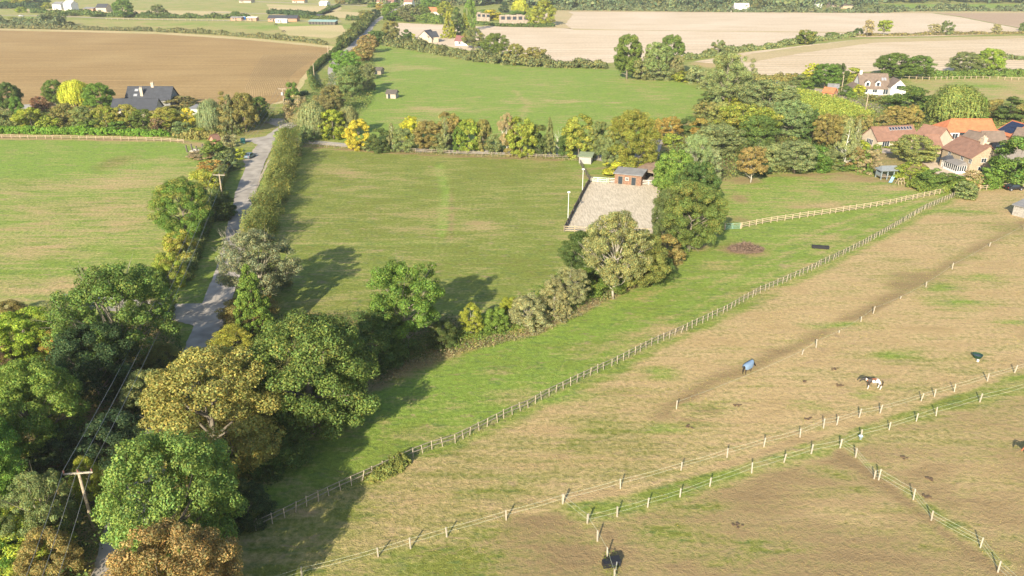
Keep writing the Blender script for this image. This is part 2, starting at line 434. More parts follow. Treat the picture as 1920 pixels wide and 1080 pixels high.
def tree(kind, px, yb, yt, wpx, c, warm=0.0, where='', front=True, label=None, bark=None):
    lod = 0 if (yb - yt) > 100 or yb > 520 else (1 if (yb - yt) > 38 else 2)
    p = G(px, yb)
    r = wpx * mpp(p) / 2
    low = ZMIN.get(kind, .2) < .2
    if front and low: p.y += r * (.75 if kind in ('bush', 'scrub') else .45); p.x = G(px, yb).x * (p.y / G(px, yb).y)
    W = wpx * (depth((p.x, p.y, 4))) / F
    h = hat(p, yt)
    dep = math.atan2(HC, math.hypot(p.x, p.y))
    h -= (W / 2) * (1 / math.cos(dep) - 1) * .9
    h = max(h, .8)
    var = int(rng.integers(0, 2 if lod == 0 else 3))
    cm, tm = proto(kind, lod, var)
    nm, noun, cat = KNAME[kind]
    t = thing(nm, None, cat, p, rng.uniform(0, 6.283))
    s = (W * 1.12, W * 1.12, h * .985)
    jit = rng.uniform(.9, 1.1, 3)
    cc = PAL[c] if isinstance(c, str) else c
    if cm:
        o = put('crown', cm, t); o.scale = s; o.color = (*[float(a * b) for a, b in zip(cc, jit)], warm)
    o = put('trunk', tm, t); o.scale = s; o.color = (*(bark or BARK.get(kind, (.20, .17, .13))), 1)
    TREES.append((t, where, px, h, c if isinstance(c, str) else ('m' if c[1] > c[0] * 1.12 else 'G' if c[2] > .09 else 'y' if c[0] < c[1] * 1.1 else 'b'), noun, label, cm is None))
    return t
ORD = 'first second third fourth fifth sixth seventh eighth ninth tenth eleventh twelfth thirteenth fourteenth fifteenth sixteenth seventeenth eighteenth nineteenth twentieth'.split()
def label_trees():
    groups = {}
    for r in TREES: groups.setdefault(r[1], []).append(r)
    for where, rs in groups.items():
        rs.sort(key=lambda r: r[2])
        def text(r, size=True):
            h = r[3]; sz = ('low ' if h < 3 else 'small ' if h < 5.5 else '' if h < 10 else 'tall ' if h < 15 else 'towering ') if size else ''
            col = '' if r[7] else CNAME[r[4]] + ' '
            return sz + col + r[5]
        base = [text(r) for r in rs]
        for i, r in enumerate(rs):
            if r[6]: lb = r[6]
            else:
                lb = base[i] + ' ' + where
                if base.count(base[i]) > 1:
                    same = [k for k in range(len(rs)) if base[k] == base[i] and not rs[k][6]]
                    if len(same) > 1: 
                        q = same.index(i); lb += f', {ORD[q]} from the left' if q < 20 else ', rightmost'
            r[0]['label'] = lb
            if len(rs) > 1: r[0]['group'] = 'trees and shrubs ' + where

# ------------------------------------------------------------------ hedges and loose vegetation
def hedge(name, label, pts, width, height, c, warm=.1, leaf=None, cover=3.0, rough=.35, world=None, group=None, c2=None):
    W = world or [Vector((*G(*p).xy, 0)) for p in pts]
    W = [Vector((p[0], p[1], 0)) for p in W]
    seg = [(b - a).length for a, b in zip(W, W[1:])]; L = sum(seg)
    mid = W[len(W) // 2]; lf = leaf or max(.20, 2.6 * mpp(mid))
    n = int(min(60000, cover * L * (width + 2 * height) / (lf * lf * .62 * .5)))
    n = max(n, 400)
    s = rng.uniform(0, L, n); cum = np.concatenate([[0], np.cumsum(seg)])
    k = np.clip(np.searchsorted(cum, s) - 1, 0, len(seg) - 1); t = (s - cum[k]) / np.array(seg)[k]
    WA = np.array([[p.x, p.y] for p in W]); P0 = WA[k] * (1 - t)[:, None] + WA[k + 1] * t[:, None]
    Dv = (WA[1:] - WA[:-1]) / np.array(seg)[:, None]; Nv = np.stack([-Dv[:, 1], Dv[:, 0]], 1)[k]
    ph = rng.uniform(0, 6.28, 8)
    lump = 1 + rough * (.40 * np.sin(s / 1.9 + ph[0]) * np.sin(s / 4.7 + ph[1]) + .35 * np.sin(s / 3.1 + ph[2]) + .35 * np.sin(s / .85 + ph[3]) * np.sin(s / 9 + ph[4]) + .4 * np.sin(s / 13 + ph[5]))
    lat = 1 + rough * (.3 * np.sin(s / 2.3 + ph[6]) + .3 * np.sin(s / 5.9 + ph[7]))
    lump = np.clip(lump, .35, 2)
    cr0 = float(np.clip(.26 * height, .28, 1.6)); nc = int(max(30, L * (width + 2 * height) / (cr0 * cr0 * 1.6)))
    cs = rng.uniform(0, L, nc); ca_ = rng.uniform(-.1, math.pi + .1, nc); crr = cr0 * rng.uniform(.5, 1.35, nc); cu = rng.uniform(.55, 1, nc); cvv = rng.uniform(.75, 1.25, nc); cww = rng.uniform(0, 1, nc)
    lum = lambda q: np.clip(1 + rough * (.40 * np.sin(q / 1.9 + ph[0]) * np.sin(q / 4.7 + ph[1]) + .35 * np.sin(q / 3.1 + ph[2]) + .4 * np.sin(q / 13 + ph[5])), .35, 2)
    sy = np.sign(np.cos(ca_)) * np.abs(np.cos(ca_)) ** .6 * cu * np.maximum(width / 2 - crr * .6, .1); sz = np.clip(np.sin(ca_), 0, 1) ** .6 * cu * np.maximum(height * lum(cs) - crr * .7, .1)
    ci = rng.choice(nc, n, p=crr ** 2 / (crr ** 2).sum()); Dd = sphere_dirs(n); Dd[:, 2] = Dd[:, 2] * .85 + .12; rr = crr[ci] * rng.uniform(.3, 1, n) ** .45
    s = np.clip(cs[ci] + Dd[:, 0] * rr, 0, L - 1e-3)
    k = np.clip(np.searchsorted(cum, s) - 1, 0, len(seg) - 1); t = (s - cum[k]) / np.array(seg)[k]
    P0 = WA[k] * (1 - t)[:, None] + WA[k + 1] * t[:, None]; Nv = np.stack([-Dv[:, 1], Dv[:, 0]], 1)[k]
    end = np.clip(np.minimum(s, L - s) / 1.2, .05, 1) ** .5
    P = np.concatenate([P0 + Nv * ((sy[ci] + Dd[:, 1] * rr) * end)[:, None], ((sz[ci] + Dd[:, 2] * rr) * end)[:, None]], 1)
    P[:, 2] = np.maximum(P[:, 2], .05)
    side = np.concatenate([Nv * (sy[ci] / (width / 2))[:, None], (sz[ci] / height)[:, None] + .2], 1)
    N = unit(Dd * .7 + side * .5 + sphere_dirs(n) * .55)
    T = np.stack([rng.uniform(.7, 1.3, n) * cvv[ci], np.clip(cww[ci] + rng.normal(0, .1, n), 0, 1), (rng.random(n) < .15) * rng.uniform(.3, 1, n)], 1)
    me = leaf_mesh(name, P, N, lf * rng.uniform(.6, 1.25, n) * .5, T)
    o = put(name, me); cc = PAL[c] if isinstance(c, str) else c
    o.color = (*cc, warm)
    return tag(o, label, 'hedge', group)

def scatter(name, label, poly, hgt, leaf, dens, c, warm=.1, upright=False, pix=True, cat='undergrowth'):
    "loose uncountable plants over a ground polygon"
    W = np.array([list(G(*p).xy) if pix else list(p) for p in poly])
    lo, hi = W.min(0), W.max(0); A = float((hi - lo).prod()); n = int(A * dens)
    n = min(n, 160000)
    Q = rng.uniform(lo, hi, (n, 2)); Q = Q[inside(Q, W)]; n = len(Q)
    hz = hgt * np.clip(.35 + .5 * vnoise(Q, 2.6) + .6 * vnoise(Q + 50, .9), .1, 2)
    z = hz * rng.uniform(0, 1, n) ** .6 + .03
    P = np.concatenate([Q, z[:, None]], 1)
    N = unit(sphere_dirs(n) + (np.array([0, 0, .9]) if not upright else np.array([0, -.6, .1])))
    cl = vnoise(Q + 20, 3.1)
    T = np.stack([rng.uniform(.65, 1.3, n) * (.8 + .4 * cl), np.clip(cl + rng.normal(0, .1, n), 0, 1), (rng.random(n) < .15) * rng.uniform(.3, 1, n)], 1)
    me = leaf_mesh(name, P, N, leaf * rng.uniform(.6, 1.3, n) * .5, T, aspect=.3 if upright else .6)
    o = put(name, me); o.color = (*(PAL[c] if isinstance(c, str) else c), warm)
    return tag(o, label, cat, None, 'stuff')

_NG = rng.random((257, 257))
def vnoise(Q, scale):
    X = Q[:, 0] / scale + 1000.3; Y = Q[:, 1] / scale + 1000.7
    xi = np.floor(X).astype(int); yi = np.floor(Y).astype(int); fx = X - xi; fy = Y - yi
    fx = fx * fx * (3 - 2 * fx); fy = fy * fy * (3 - 2 * fy)
    g = lambda a, b: _NG[a % 256, b % 256]
    return (g(xi, yi) * (1 - fx) + g(xi + 1, yi) * fx) * (1 - fy) + (g(xi, yi + 1) * (1 - fx) + g(xi + 1, yi + 1) * fx) * fy
def inside(Q, W):
    r = np.zeros(len(Q), bool); m = len(W)
    for i in range(m):
        x0, y0 = W[i]; x1, y1 = W[(i + 1) % m]
        c = ((y0 > Q[:, 1]) != (y1 > Q[:, 1]))
        with np.errstate(divide='ignore', invalid='ignore'):
            r ^= c & (Q[:, 0] < (x1 - x0) * (Q[:, 1] - y0) / (y1 - y0 + 1e-12) + x0)
    return r
def linedist(Q, W, closed=False):
    d = np.full(len(Q), 1e9); m = len(W)
    for i in range(m if closed else m - 1):
        a = np.array(W[i]); b = np.array(W[(i + 1) % m]); ab = b - a
        t = np.clip(((Q - a) @ ab) / (ab @ ab + 1e-9), 0, 1)
        d = np.minimum(d, np.linalg.norm(Q - (a + t[:, None] * ab), axis=1))
    return d

# ------------------------------------------------------------------ flat sheets
def smooth_line(W, step, jit=0.0):
    out = []
    for i in range(len(W) - 1):
        a, b = Vector(W[i]), Vector(W[i + 1]); n = max(1, int((b - a).length / step))
        for k in range(n):
            p = a.lerp(b, k / n); out.append((p.x + rng.normal(0, jit), p.y + rng.normal(0, jit)))
    out.append(tuple(W[-1][:2]))
    return out
def catmull(W, n=6):
    W = [Vector(p[:2]) for p in W]; out = []
    for i in range(len(W) - 1):
        p0 = W[max(i - 1, 0)]; p1 = W[i]; p2 = W[i + 1]; p3 = W[min(i + 2, len(W) - 1)]
        for k in range(n):
            t = k / n
            out.append(.5 * (2 * p1 + (p2 - p0) * t + (2 * p0 - 5 * p1 + 4 * p2 - p3) * t * t + (3 * p1 - p0 - 3 * p2 + p3) * t ** 3))
    out.append(W[-1]); return out
def sheet(name, m, pts, z, jit=.3, step=6.0, kind='structure'):
    W = Gw(pts); W.append(W[0]); W = smooth_line(W, step, jit)[:-1]
    bm = bmesh.new(); vs = [bm.verts.new((x, y, z)) for x, y in W]
    bm.faces.new(vs); bmesh.ops.triangulate(bm, faces=bm.faces[:])
    bmesh.ops.recalc_face_normals(bm, faces=bm.faces)
    if bm.faces and sum(f.normal.z for f in bm.faces) < 0: bmesh.ops.reverse_faces(bm, faces=bm.faces)
    me = bpy.data.meshes.new(name); bm.to_mesh(me); bm.free(); me.materials.append(m)
    return tag(put(name, me), kind=kind)
def ribbon(name, m, pts, width, z, jit=.08, step=1.0):
    W = catmull(Gw(pts), 10); vs = []; n = len(W)
    for i, p in enumerate(W):
        d = (W[min(i + 1, n - 1)] - W[max(i - 1, 0)]).normalized(); q = Vector((-d.y, d.x))
        wd = (width if isinstance(width, (int, float)) else np.interp(i / (n - 1), np.linspace(0, 1, len(width)), width)) / 2
        vs += [(*(p + q * (wd + rng.normal(0, jit))), z), (*(p - q * (wd + rng.normal(0, jit))), z)]
    mb = MB().add(vs, [(2 * i, 2 * i + 1, 2 * i + 3, 2 * i + 2) for i in range(n - 1)])
    return tag(mb.build(name, m), kind='structure')
# ------------------------------------------------------------------ the ground, one sheet to the horizon, with its dry, bare and lush places
def build_ground():
    nr, ncol = 620, 420
    d = 16 * (3000 / 16) ** (np.arange(nr) / (nr - 1)); t = np.linspace(-1, 1, ncol)
    X = (d[:, None] * .95 + 25) * t[None, :]; Y = np.repeat(d[:, None], ncol, 1)
    Q = np.stack([X.ravel(), Y.ravel()], 1)
    dry = np.full(len(Q), .38); soil = np.zeros(len(Q)); lush = np.full(len(Q), .55)
    wob = np.stack([vnoise(Q, 3.0) - .5, vnoise(Q + 99, 3.0) - .5], 1)
    def put_(mask, dr=None, so=None, lu=None):
        nonlocal dry, soil, lush
        if dr is not None: dry = dry * (1 - mask) + dr * mask
        if so is not None: soil = soil * (1 - mask) + so * mask
        if lu is not None: lush = lush * (1 - mask) + lu * mask
    def poly(pts, soft, *a, wb=1.5):
        W = np.array([list(p) for p in Gw(pts)]); q = Q + wob * wb
        s = np.where(inside(q, W), 1, -1) * linedist(q, W, True)
        put_(np.clip(s / soft + .5, 0, 1), *a)
    def line(pts, hw, soft, *a, wb=1.0):
        W = [list(p) for p in Gw(pts)]; q = Q + wob * wb
        put_(np.clip((hw - linedist(q, W)) / soft + .5, 0, 1), *a)
    def blob(px, py, rx, ry, *a, k=1.0):
        c = G(px, py); mx = rx * mpp(c); my = abs(G(px, py - ry).y - c.y)
        q = Q + wob * mx * .35
        e = np.sqrt(((q[:, 0] - c.x) / mx) ** 2 + ((q[:, 1] - c.y) / my) ** 2)
        put_(np.clip(1.4 - e, 0, 1) * k, *a)
    # left paddock
    LP = [(-300, 262), (375, 268), (380, 330), (330, 420), (300, 500), (160, 590), (-300, 640)]
    poly(LP, 4, .44, 0, .78)
    poly([(-300, 262), (375, 262), (370, 300), (200, 325), (-300, 330)], 10, .18, 0, .95)
    for a in ((230, 345, 90, 10, .75), (60, 350, 60, 12, .6), (170, 390, 120, 18, .66), (60, 470, 90, 22, .66), (235, 420, 60, 15, .7), (130, 540, 90, 18, .7), (250, 470, 45, 10, .2), (35, 535, 50, 14, .66), (300, 300, 50, 7, .55)):
        blob(*a[:4], a[4], 0, .6, k=.8)
    blob(215, 305, 30, 14, .42, .25, .2)
    # central paddock: duller olive grass
    CP = [(560, 278), (1092, 300), (1050, 430), (1060, 500), (950, 560), (720, 600), (560, 590), (540, 420)]
    poly(CP, 3, .27, .10, .38)
    for a in ((640, 325, 60, 9, .62, .3), (720, 400, 110, 12, .5, .28), (740, 430, 60, 8, .55, .35), (905, 425, 35, 10, .7, .25), (800, 360, 60, 8, .2, 0), (600, 300, 40, 8, .2, 0), (1000, 370, 60, 30, .25, 0), (980, 480, 70, 30, .15, 0), (830, 500, 60, 15, .3, .1), (620, 570, 60, 16, .5, .1)):
        blob(*a[:4], a[4], a[5], .4, k=.8)
    line([(822, 310), (830, 345), (838, 375), (828, 405), (832, 440)], .8, 1.6, .35, 0, 1.0)
    line([(845, 355), (848, 400), (846, 450)], .3, .8, .5, .5, .1)
    line([(560, 458), (850, 455)], .5, 1.0, .55, 0, .8)
    # northern green field
    poly([(715, 82), (800, 95), (960, 118), (1140, 130), (1260, 150), (1330, 178), (1310, 215), (1240, 262), (560, 262), (650, 230), (700, 150)], 6, .24, 0, 1.35)
    for a in ((900, 105, 120, 5, .55), (760, 128, 60, 6, .6), (860, 150, 90, 3, .15), (1020, 160, 120, 5, .45), (900, 178, 110, 4, .12), (1000, 190, 120, 2.2, .6), (820, 205, 110, 6, .62), (1180, 150, 80, 4, .5), (1200, 200, 70, 8, .2), (780, 225, 90, 6, .5), (1240, 185, 30, 12, .5)):
        blob(*a[:4], a[4], 0, .85, k=.8)
    line([(960, 185), (1060, 190), (1160, 193)], .7, 2.0, .8, 0, .8); line([(975, 225), (990, 195), (960, 165)], .8, 2.5, .65, 0, .8)
    # right lawn by the playhouse
    poly([(1340, 325), (1500, 318), (1710, 345), (1780, 358), (1390, 425), (1340, 420)], 3, .36, .05, .9)
    blob(1392, 338, 34, 7, .7, .75, .3); blob(1387, 372, 18, 8, .6, .6, .3); blob(1600, 335, 75, 7, .75, .55, .3); blob(1540, 385, 50, 7, .75, .15, .4); blob(1690, 352, 60, 6, .8, .2, .4)
    blob(1385, 412, 25, 6, .5, .5, .4); line([(1440, 330), (1580, 325), (1700, 345)], 1.2, 2, .7, .75, .3)
    # green strip between the hedgerow and the long fence
    ST = [(1355, 432), (1800, 360), (1735, 392), (1650, 440), (1530, 502), (1357, 587), (1157, 682), (940, 785), (772, 857), (585, 945), (300, 1075), (430, 900), (700, 720), (900, 625), (1130, 560), (1250, 500)]
    poly(ST, 2, .22, 0, .72)
    poly([(700, 720), (900, 655), (1120, 590), (1260, 560), (1150, 620), (900, 730), (720, 800)], 8, .10, 0, .8)
    for k, (a, b) in enumerate((((1780, 372), (1100, 690)), ((1760, 374), (1050, 690)), ((1730, 372), (1150, 610)), ((1680, 380), (1200, 560)), ((1760, 368), (1500, 440)))):
        line([a, b], .3, 1.2, .58, 0, .6, wb=.6)
    for a in ((1240, 595, 18, 5), (1100, 650, 60, 12), (960, 745, 50, 14), (780, 810, 60, 18), (930, 700, 40, 8), (1180, 630, 50, 10), (1350, 500, 60, 8), (1560, 450, 60, 8), (720, 790, 14, 8)):
        blob(*a, .55, .1, .5, k=.8)
    line([(740, 700), (850, 655), (1000, 620), (1060, 590), (1130, 560), (1220, 520), (1270, 490)], 1.0, 1.6, .9, .45, .3)
    blob(1205, 528, 22, 8, .8, .7, .3); blob(1310, 462, 26, 9, .75, .75, .3)
    blob(1392, 467, 42, 13, .6, .95, .2)
    # dry paddock
    DP = [(1795, 362), (2300, 330), (2300, 660), (1900, 702), (1650, 780), (1432, 845), (1163, 922), (1054, 950), (700, 1050), (400, 1150), (500, 990), (640, 920), (772, 860), (940, 788), (1157, 685), (1357, 590), (1530, 505), (1650, 443), (1735, 396)]
    poly(DP, 1.6, .86, .10, .45)
    poly([(640, 925), (830, 850), (1150, 760), (1350, 800), (1250, 885), (1054, 950), (700, 1055), (430, 1140), (480, 1010)], 9, .62, .16, .25)
    poly([(480, 1000), (640, 925), (700, 900), (690, 980), (640, 1040), (480, 1120)], 6, .35, .05, .3)
    line([(1790, 372), (1650, 447), (1530, 509), (1357, 594), (1157, 690), (940, 793), (790, 855)], .9, 1.4, .35, 0, .6)
    line([(1240, 780), (1330, 715), (1400, 692), (1480, 655), (1640, 577), (1800, 485), (1925, 415)], 1.2, 2.4, .75, .74, .2, wb=.9)
    line([(1270, 770), (1420, 700), (1640, 592), (1800, 500)], .35, .6, .9, .05, .3, wb=.3)
    for a in ((1720, 520, 60, 12, .7, .85), (1690, 535, 35, 8, .6, .9), (1330, 768, 32, 10, .6, .85), (1300, 790, 30, 8, .5, .5), (1160, 735, 60, 10, .6, .55), (1130, 800, 60, 14, .5, .3), (1890, 425, 40, 14, .6, .6), (960, 900, 60, 20, .55, .3), (1250, 620, 40, 10, .95, .05), (1500, 590, 60, 14, .98, 0), (1430, 545, 60, 9, .7, .2)):
        blob(*a[:4], a[4], a[5], .4, k=.85)
    for a in ((1800, 570, 70, 14), (1890, 605, 45, 10), (1770, 540, 40, 8), (1795, 395, 60, 6), (1620, 740, 35, 8), (1515, 760, 40, 9), (1290, 760, 14, 4), (1240, 700, 40, 12), (1060, 745, 60, 14), (1250, 805, 50, 8), (1680, 665, 50, 12), (1830, 520, 60, 8), (1560, 610, 60, 7)):
        blob(*a, .30, 0, .9, k=.75)
    # green path between the tapes
    poly([(1100, 985), (1062, 950), (1165, 925), (1440, 853), (1660, 785), (1850, 722), (1960, 690), (1960, 728), (1760, 775), (1575, 835), (1420, 888), (1220, 948)], 2.2, .34, .05, .5, wb=1.2)
    line([(1065, 935), (1163, 921), (1300, 888), (1432, 850), (1500, 826), (1650, 780), (1860, 712)], .55, .6, .95, .35, .3, wb=.4)
    # brown paddocks in the near right
    poly([(1105, 990), (1220, 955), (1420, 893), (1575, 845), (1760, 782), (1960, 735), (2300, 660), (2300, 1300), (1180, 1300), (1140, 1060)], 1.4, .74, .62, .30, wb=.6)
    poly([(1600, 850), (1760, 785), (1960, 740), (1960, 1060), (1760, 975)], 8, .82, .52, .4)
    for a in ((1240, 1010, 90, 30, .35, .3), (1300, 960, 80, 15, .4, .35), (1600, 960, 110, 30, .8, .25), (1550, 880, 60, 16, .6, .3), (1480, 920, 80, 20, .6, .45), (1420, 1040, 120, 40, .4, .35), (1850, 900, 70, 30, .8, .3), (1780, 1000, 50, 20, .4, .2), (1850, 1040, 50, 10, .6, .8), (1780, 945, 25, 8, .7, .8), (1460, 1060, 140, 20, .6, .6), (1700, 870, 60, 16, .7, .3), (1740, 820, 80, 14, .8, .35)):
        blob(*a[:4], a[4], a[5], .35, k=.75)
    line([(1575, 848), (1640, 898), (1740, 975), (1870, 1075), (1990, 1170)], .5, .7, .8, .85, .2, wb=.4)
    line([(1595, 846), (1660, 893), (1760, 965), (1890, 1060)], .5, 1.0, .42, .0, .4, wb=.5)
    poly([(1050, 955), (1095, 990), (1140, 1060), (1180, 1300), (300, 1300), (580, 1090), (836, 1012)], 1.6, .60, .62, .28, wb=.6)
    poly([(566, 1085), (770, 1035), (880, 1005), (900, 1090), (850, 1300), (300, 1300)], 7, .36, .15, .35)
    for a in ((1000, 980, 60, 16, .4, .8), (930, 1050, 60, 14, .3, .35), (1060, 1050, 50, 30, .5, .8), (760, 1060, 50, 14, .25, .1), (1140, 1000, 12, 20, .8, .7)):
        blob(*a[:4], a[4], a[5], .3, k=.8)
    # verges, hedgerow floors and garden floors
    line([(200, 1100), (270, 900), (360, 690), (400, 560), (440, 440), (468, 330)], 7, 4, .25, .1, .6)
    poly([(-200, 600), (330, 600), (345, 680), (200, 1100), (-200, 1200)], 3, .5, .55, .1)
    poly([(380, 1100), (470, 900), (690, 740), (900, 640), (880, 590), (700, 600), (560, 580), (430, 640), (300, 880), (240, 1100)], 3, .45, .5, .1)
    poly([(-200, 185), (500, 190), (560, 235), (440, 262), (-200, 256)], 3, .4, .4, .3)
    line([(0, 259), (330, 264), (400, 275)], 1.5, 1.5, .9, .55, .3)
    line([(570, 275), (830, 292), (1100, 302)], .9, 1.2, .6, .95, .3)
    poly([(1225, 480), (1230, 260), (1320, 200), (1500, 210), (1640, 240), (1720, 320), (1500, 318), (1345, 330), (1345, 440)], 3, .45, .5, .2)
    poly([(1620, 280), (1740, 260), (1960, 270), (1960, 340), (1800, 345), (1640, 330)], 3, .6, .5, .4)
    poly([(1050, 300), (1100, 298), (1180, 330), (1100, 342)], 2, .3, .35, .7)
    poly([(1450, 165), (1560, 175), (1650, 212), (1500, 215)], 3, .3, 0, 1.0)
    poly([(1700, 150), (2100, 140), (2100, 190), (1740, 188)], 4, .66, 0, .9); blob(1830, 160, 60, 5, .3, 0, .9)
    poly([(1290, 118), (1400, 98), (1460, 110), (1330, 128)], 4, .8, 0, .6)
    # far meadows
    poly([(-500, 30), (620, 42), (660, 60), (620, 88), (480, 72), (290, 60), (-500, 52)], 6, .60, 0, .9)
    poly([(-500, -40), (900, -40), (720, 12), (690, 45), (480, 36), (-500, 26)], 8, .55, 0, .8)
    blob(560, 50, 90, 5, .2, 0, .9); blob(400, 45, 120, 3, .35, 0, .9)
    poly([(1050, -60), (2600, -60), (2600, 24), (1050, 21)], 10, .42, .1, .5); poly([(1640, 8), (1930, 8), (1930, 16), (1640, 16)], 8, .1, 0, 1)
    me = bpy.data.meshes.new('ground')
    nv = nr * ncol
    V = np.concatenate([Q, np.zeros((nv, 1))], 1)
    me.vertices.add(nv); me.vertices.foreach_set('co', V.astype(np.float32).ravel())
    i = np.arange(nr - 1)[:, None] * ncol + np.arange(ncol - 1)[None, :]
    Fc = np.stack([i, i + 1, i + ncol + 1, i + ncol], 2).reshape(-1, 4); nf = len(Fc)
    me.loops.add(4 * nf); me.polygons.add(nf)
    me.loops.foreach_set('vertex_index', Fc.astype(np.int32).ravel())
    me.polygons.foreach_set('loop_start', np.arange(0, 4 * nf, 4, dtype=np.int32)); me.update(calc_edges=True)
    at = me.attributes.new('ground', 'FLOAT_COLOR', 'POINT')
    at.data.foreach_set('color', np.stack([dry, soil, lush, np.ones(nv)], 1).astype(np.float32).ravel())
    me.materials.append(M_GRASS)
    tag(put('ground', me), kind='structure')
    far = MB().add([(-20000, -3000, -.4), (20000, -3000, -.4), (20000, 20000, -.4), (-20000, 20000, -.4)], [(0, 1, 2, 3)])
    tag(far.build('ground_beyond', field_mat('far_country', (.11, .14, .05), (.20, .19, .09), (.07, .1, .04))), kind='structure')
build_ground()

# fields with another surface
M_PLOUGH = field_mat('plough', (.39, .255, .105), (.27, .17, .07), (.42, .29, .13), R(-4), .16, 2.4, .2, cd=(.50, .37, .17))
M_STUB = field_mat('stubble', (.66, .53, .385), (.51, .395, .26), (.68, .56, .42), R(3), .10, 9, .05)
M_STUB2 = field_mat('stubble_gold', (.64, .51, .355), (.48, .365, .225), (.66, .54, .39), R(6), .12, 8, .05)
M_BROWNF = field_mat('far_plough', (.42, .30, .20), (.38, .27, .175), (.45, .33, .22), 0, .05, 6, .05)
M_HEAD = field_mat('headland', (.50, .39, .22), (.42, .33, .17), (.36, .32, .13), 0, 0, 6, .05)
M_STRAWG = field_mat('dry_meadow', (.54, .42, .23), (.47, .38, .18), (.32, .33, .11), 0, 0, 6, .05)
PLF = [(-700, 57), (0, 57), (140, 60), (300, 64), (480, 76), (618, 90), (606, 108), (580, 128), (562, 150), (553, 172), (540, 186), (505, 196), (400, 200), (200, 205), (-700, 192)]
sheet('field_margin', M_STRAWG, [(-700, 52), (0, 53), (300, 60), (480, 72), (626, 87), (612, 108), (588, 130), (570, 155), (560, 178), (530, 194), (300, 212), (-700, 200)], .02)
sheet('ploughed_field', M_PLOUGH, PLF, .05)
# curved headland furrows in the near corner of the ploughed field
def furrows():
    mb = MB()
    for k in range(22):
        a = (612 - k * 5.5, 96); off = k * 6.0
        pts = [(608 - off * .9, 99 + k * .2), (575 - off * .75, 118 + k * .3), (545 - off * .62, 142 + k * .4), (536 - off * .6, 160 + k * .35), (530 - off * .55, 178 + k * .2)]
        W = catmull([G(*p).xy for p in pts], 6)
        L3 = [(p.x, p.y, .07) for p in W]
        mb.tube(L3, .08, 4, cap=False)
    o = mb.build('furrow_ridges', mat('lightened_ridge_soil', (.60, .43, .21), .95, var=.2, scale=.5)); tag(o, kind='structure')  # soil colour lightened to make up for the shadows between the ridges
furrows()
sheet('stubble_field', M_STUB, [(730, 42), (905, 50), (1050, 20), (1740, 24), (1800, 32), (1860, 44), (1925, 56), (2400, 66), (2400, 72), (1925, 63), (1750, 68), (1600, 70), (1500, 82), (1350, 100), (1280, 108), (1140, 118), (1040, 118), (960, 112), (905, 100), (830, 85), (740, 70)], .05)
sheet('field_margin', M_HEAD, [(1040, 19), (1060, 19), (1075, 27), (1060, 45), (1075, 56), (1600, 62), (1600, 60), (1200, 57), (1010, 52), (905, 49), (1030, 30)], .08)
sheet('stubble_field', M_STUB2, [(1300, 116), (1400, 98), (1500, 86), (1620, 73), (1925, 67), (2400, 68), (2400, 140), (1925, 137), (1680, 130), (1560, 140), (1400, 142), (1400, 125)], .06)
sheet('field_margin', M_HEAD, [(1390, 104), (1500, 88), (1620, 73), (1925, 67), (2400, 68), (2400, 74), (1925, 72), (1640, 80), (1500, 100), (1400, 118)], .09)
sheet('far_ploughed_field', M_BROWNF, [(1740, 23), (2400, 23), (2400, 62), (1925, 55), (1860, 43), (1800, 31)], .08)
sheet('field_margin', M_HEAD, [(1040, 19), (2400, 21), (2400, 24), (1740, 25), (1050, 22)], .1)
sheet('dry_meadow', M_STRAWG, [(50, 17), (430, 21), (480, 30), (240, 28), (50, 24)], .05)
sheet('dry_meadow', M_STRAWG, [(500, 8), (640, 12), (640, 18), (600, 30), (510, 28)], .05)
sheet('dry_meadow', M_STRAWG, [(605, 20), (690, 24), (685, 34), (600, 33)], .05)
sheet('dry_meadow', M_STRAWG, [(520, 50), (640, 47), (650, 62), (620, 72), (540, 66)], .05)

# ------------------------------------------------------------------ road, tracks and yards
ribbon('road', M_ASPH, [(150, 1250), (214, 1085), (248, 960), (300, 810), (345, 715), (382, 640), (402, 580), (424, 520), (440, 460), (452, 400), (463, 352), (479, 310), (494, 280), (506, 262), (530, 243), (560, 224), (590, 200), (612, 176), (626, 152), (624, 130), (634, 112), (650, 97), (668, 80), (690, 58), (698, 46), (714, 34), (740, 20), (760, 8)], [4.0, 4.2, 4.4, 4.3, 4.2, 4.6, 4.8, 4.6, 4.6, 4.6, 4.6, 4.6], .10)
ribbon('side_road', M_ASPH, [(100, 562), (230, 573), (320, 583), (400, 590)], [4.5, 4.6, 5.0, 9], .085)
sheet('road_mouth', M_ASPH, [(452, 262), (478, 259), (498, 256), (515, 250), (520, 262), (504, 282), (492, 290), (486, 272), (470, 267), (452, 266)], .085, jit=.1, step=2)
sheet('layby', M_GRAVEL, [(486, 268), (500, 275), (480, 318), (464, 360), (448, 420), (436, 455), (428, 455), (446, 390), (452, 350), (464, 318), (455, 300), (474, 296), (470, 285), (478, 278)], .07, jit=.2, step=1.5)
sheet('verge_edge', M_GRAVEL, [(503, 300), (507, 300), (484, 350), (470, 400), (460, 450), (456, 450), (466, 400), (480, 345)], .085, jit=.1, step=2)
sheet('driveway', M_GRAVEL, [(508, 222), (545, 224), (548, 230), (520, 238), (500, 229)], .07, jit=.2, step=2)
ribbon('farm_lane', mat('lane_concrete', (.36, .33, .29), .9, var=.15, scale=.5), [(540, 262), (600, 268), (700, 277), (830, 284), (950, 287), (1090, 293), (1160, 296)], 4.2, .06)
M_YARD = mat('yard_concrete', (.40, .35, .29), .95, var=.18, scale=.5)
sheet('farm_yard', M_YARD, [(1110, 291), (1190, 290), (1212, 262), (1242, 262), (1238, 285), (1226, 310), (1222, 330), (1240, 348), (1150, 346), (1145, 341), (1196, 330), (1185, 312), (1112, 300)], .065, jit=.2, step=2)
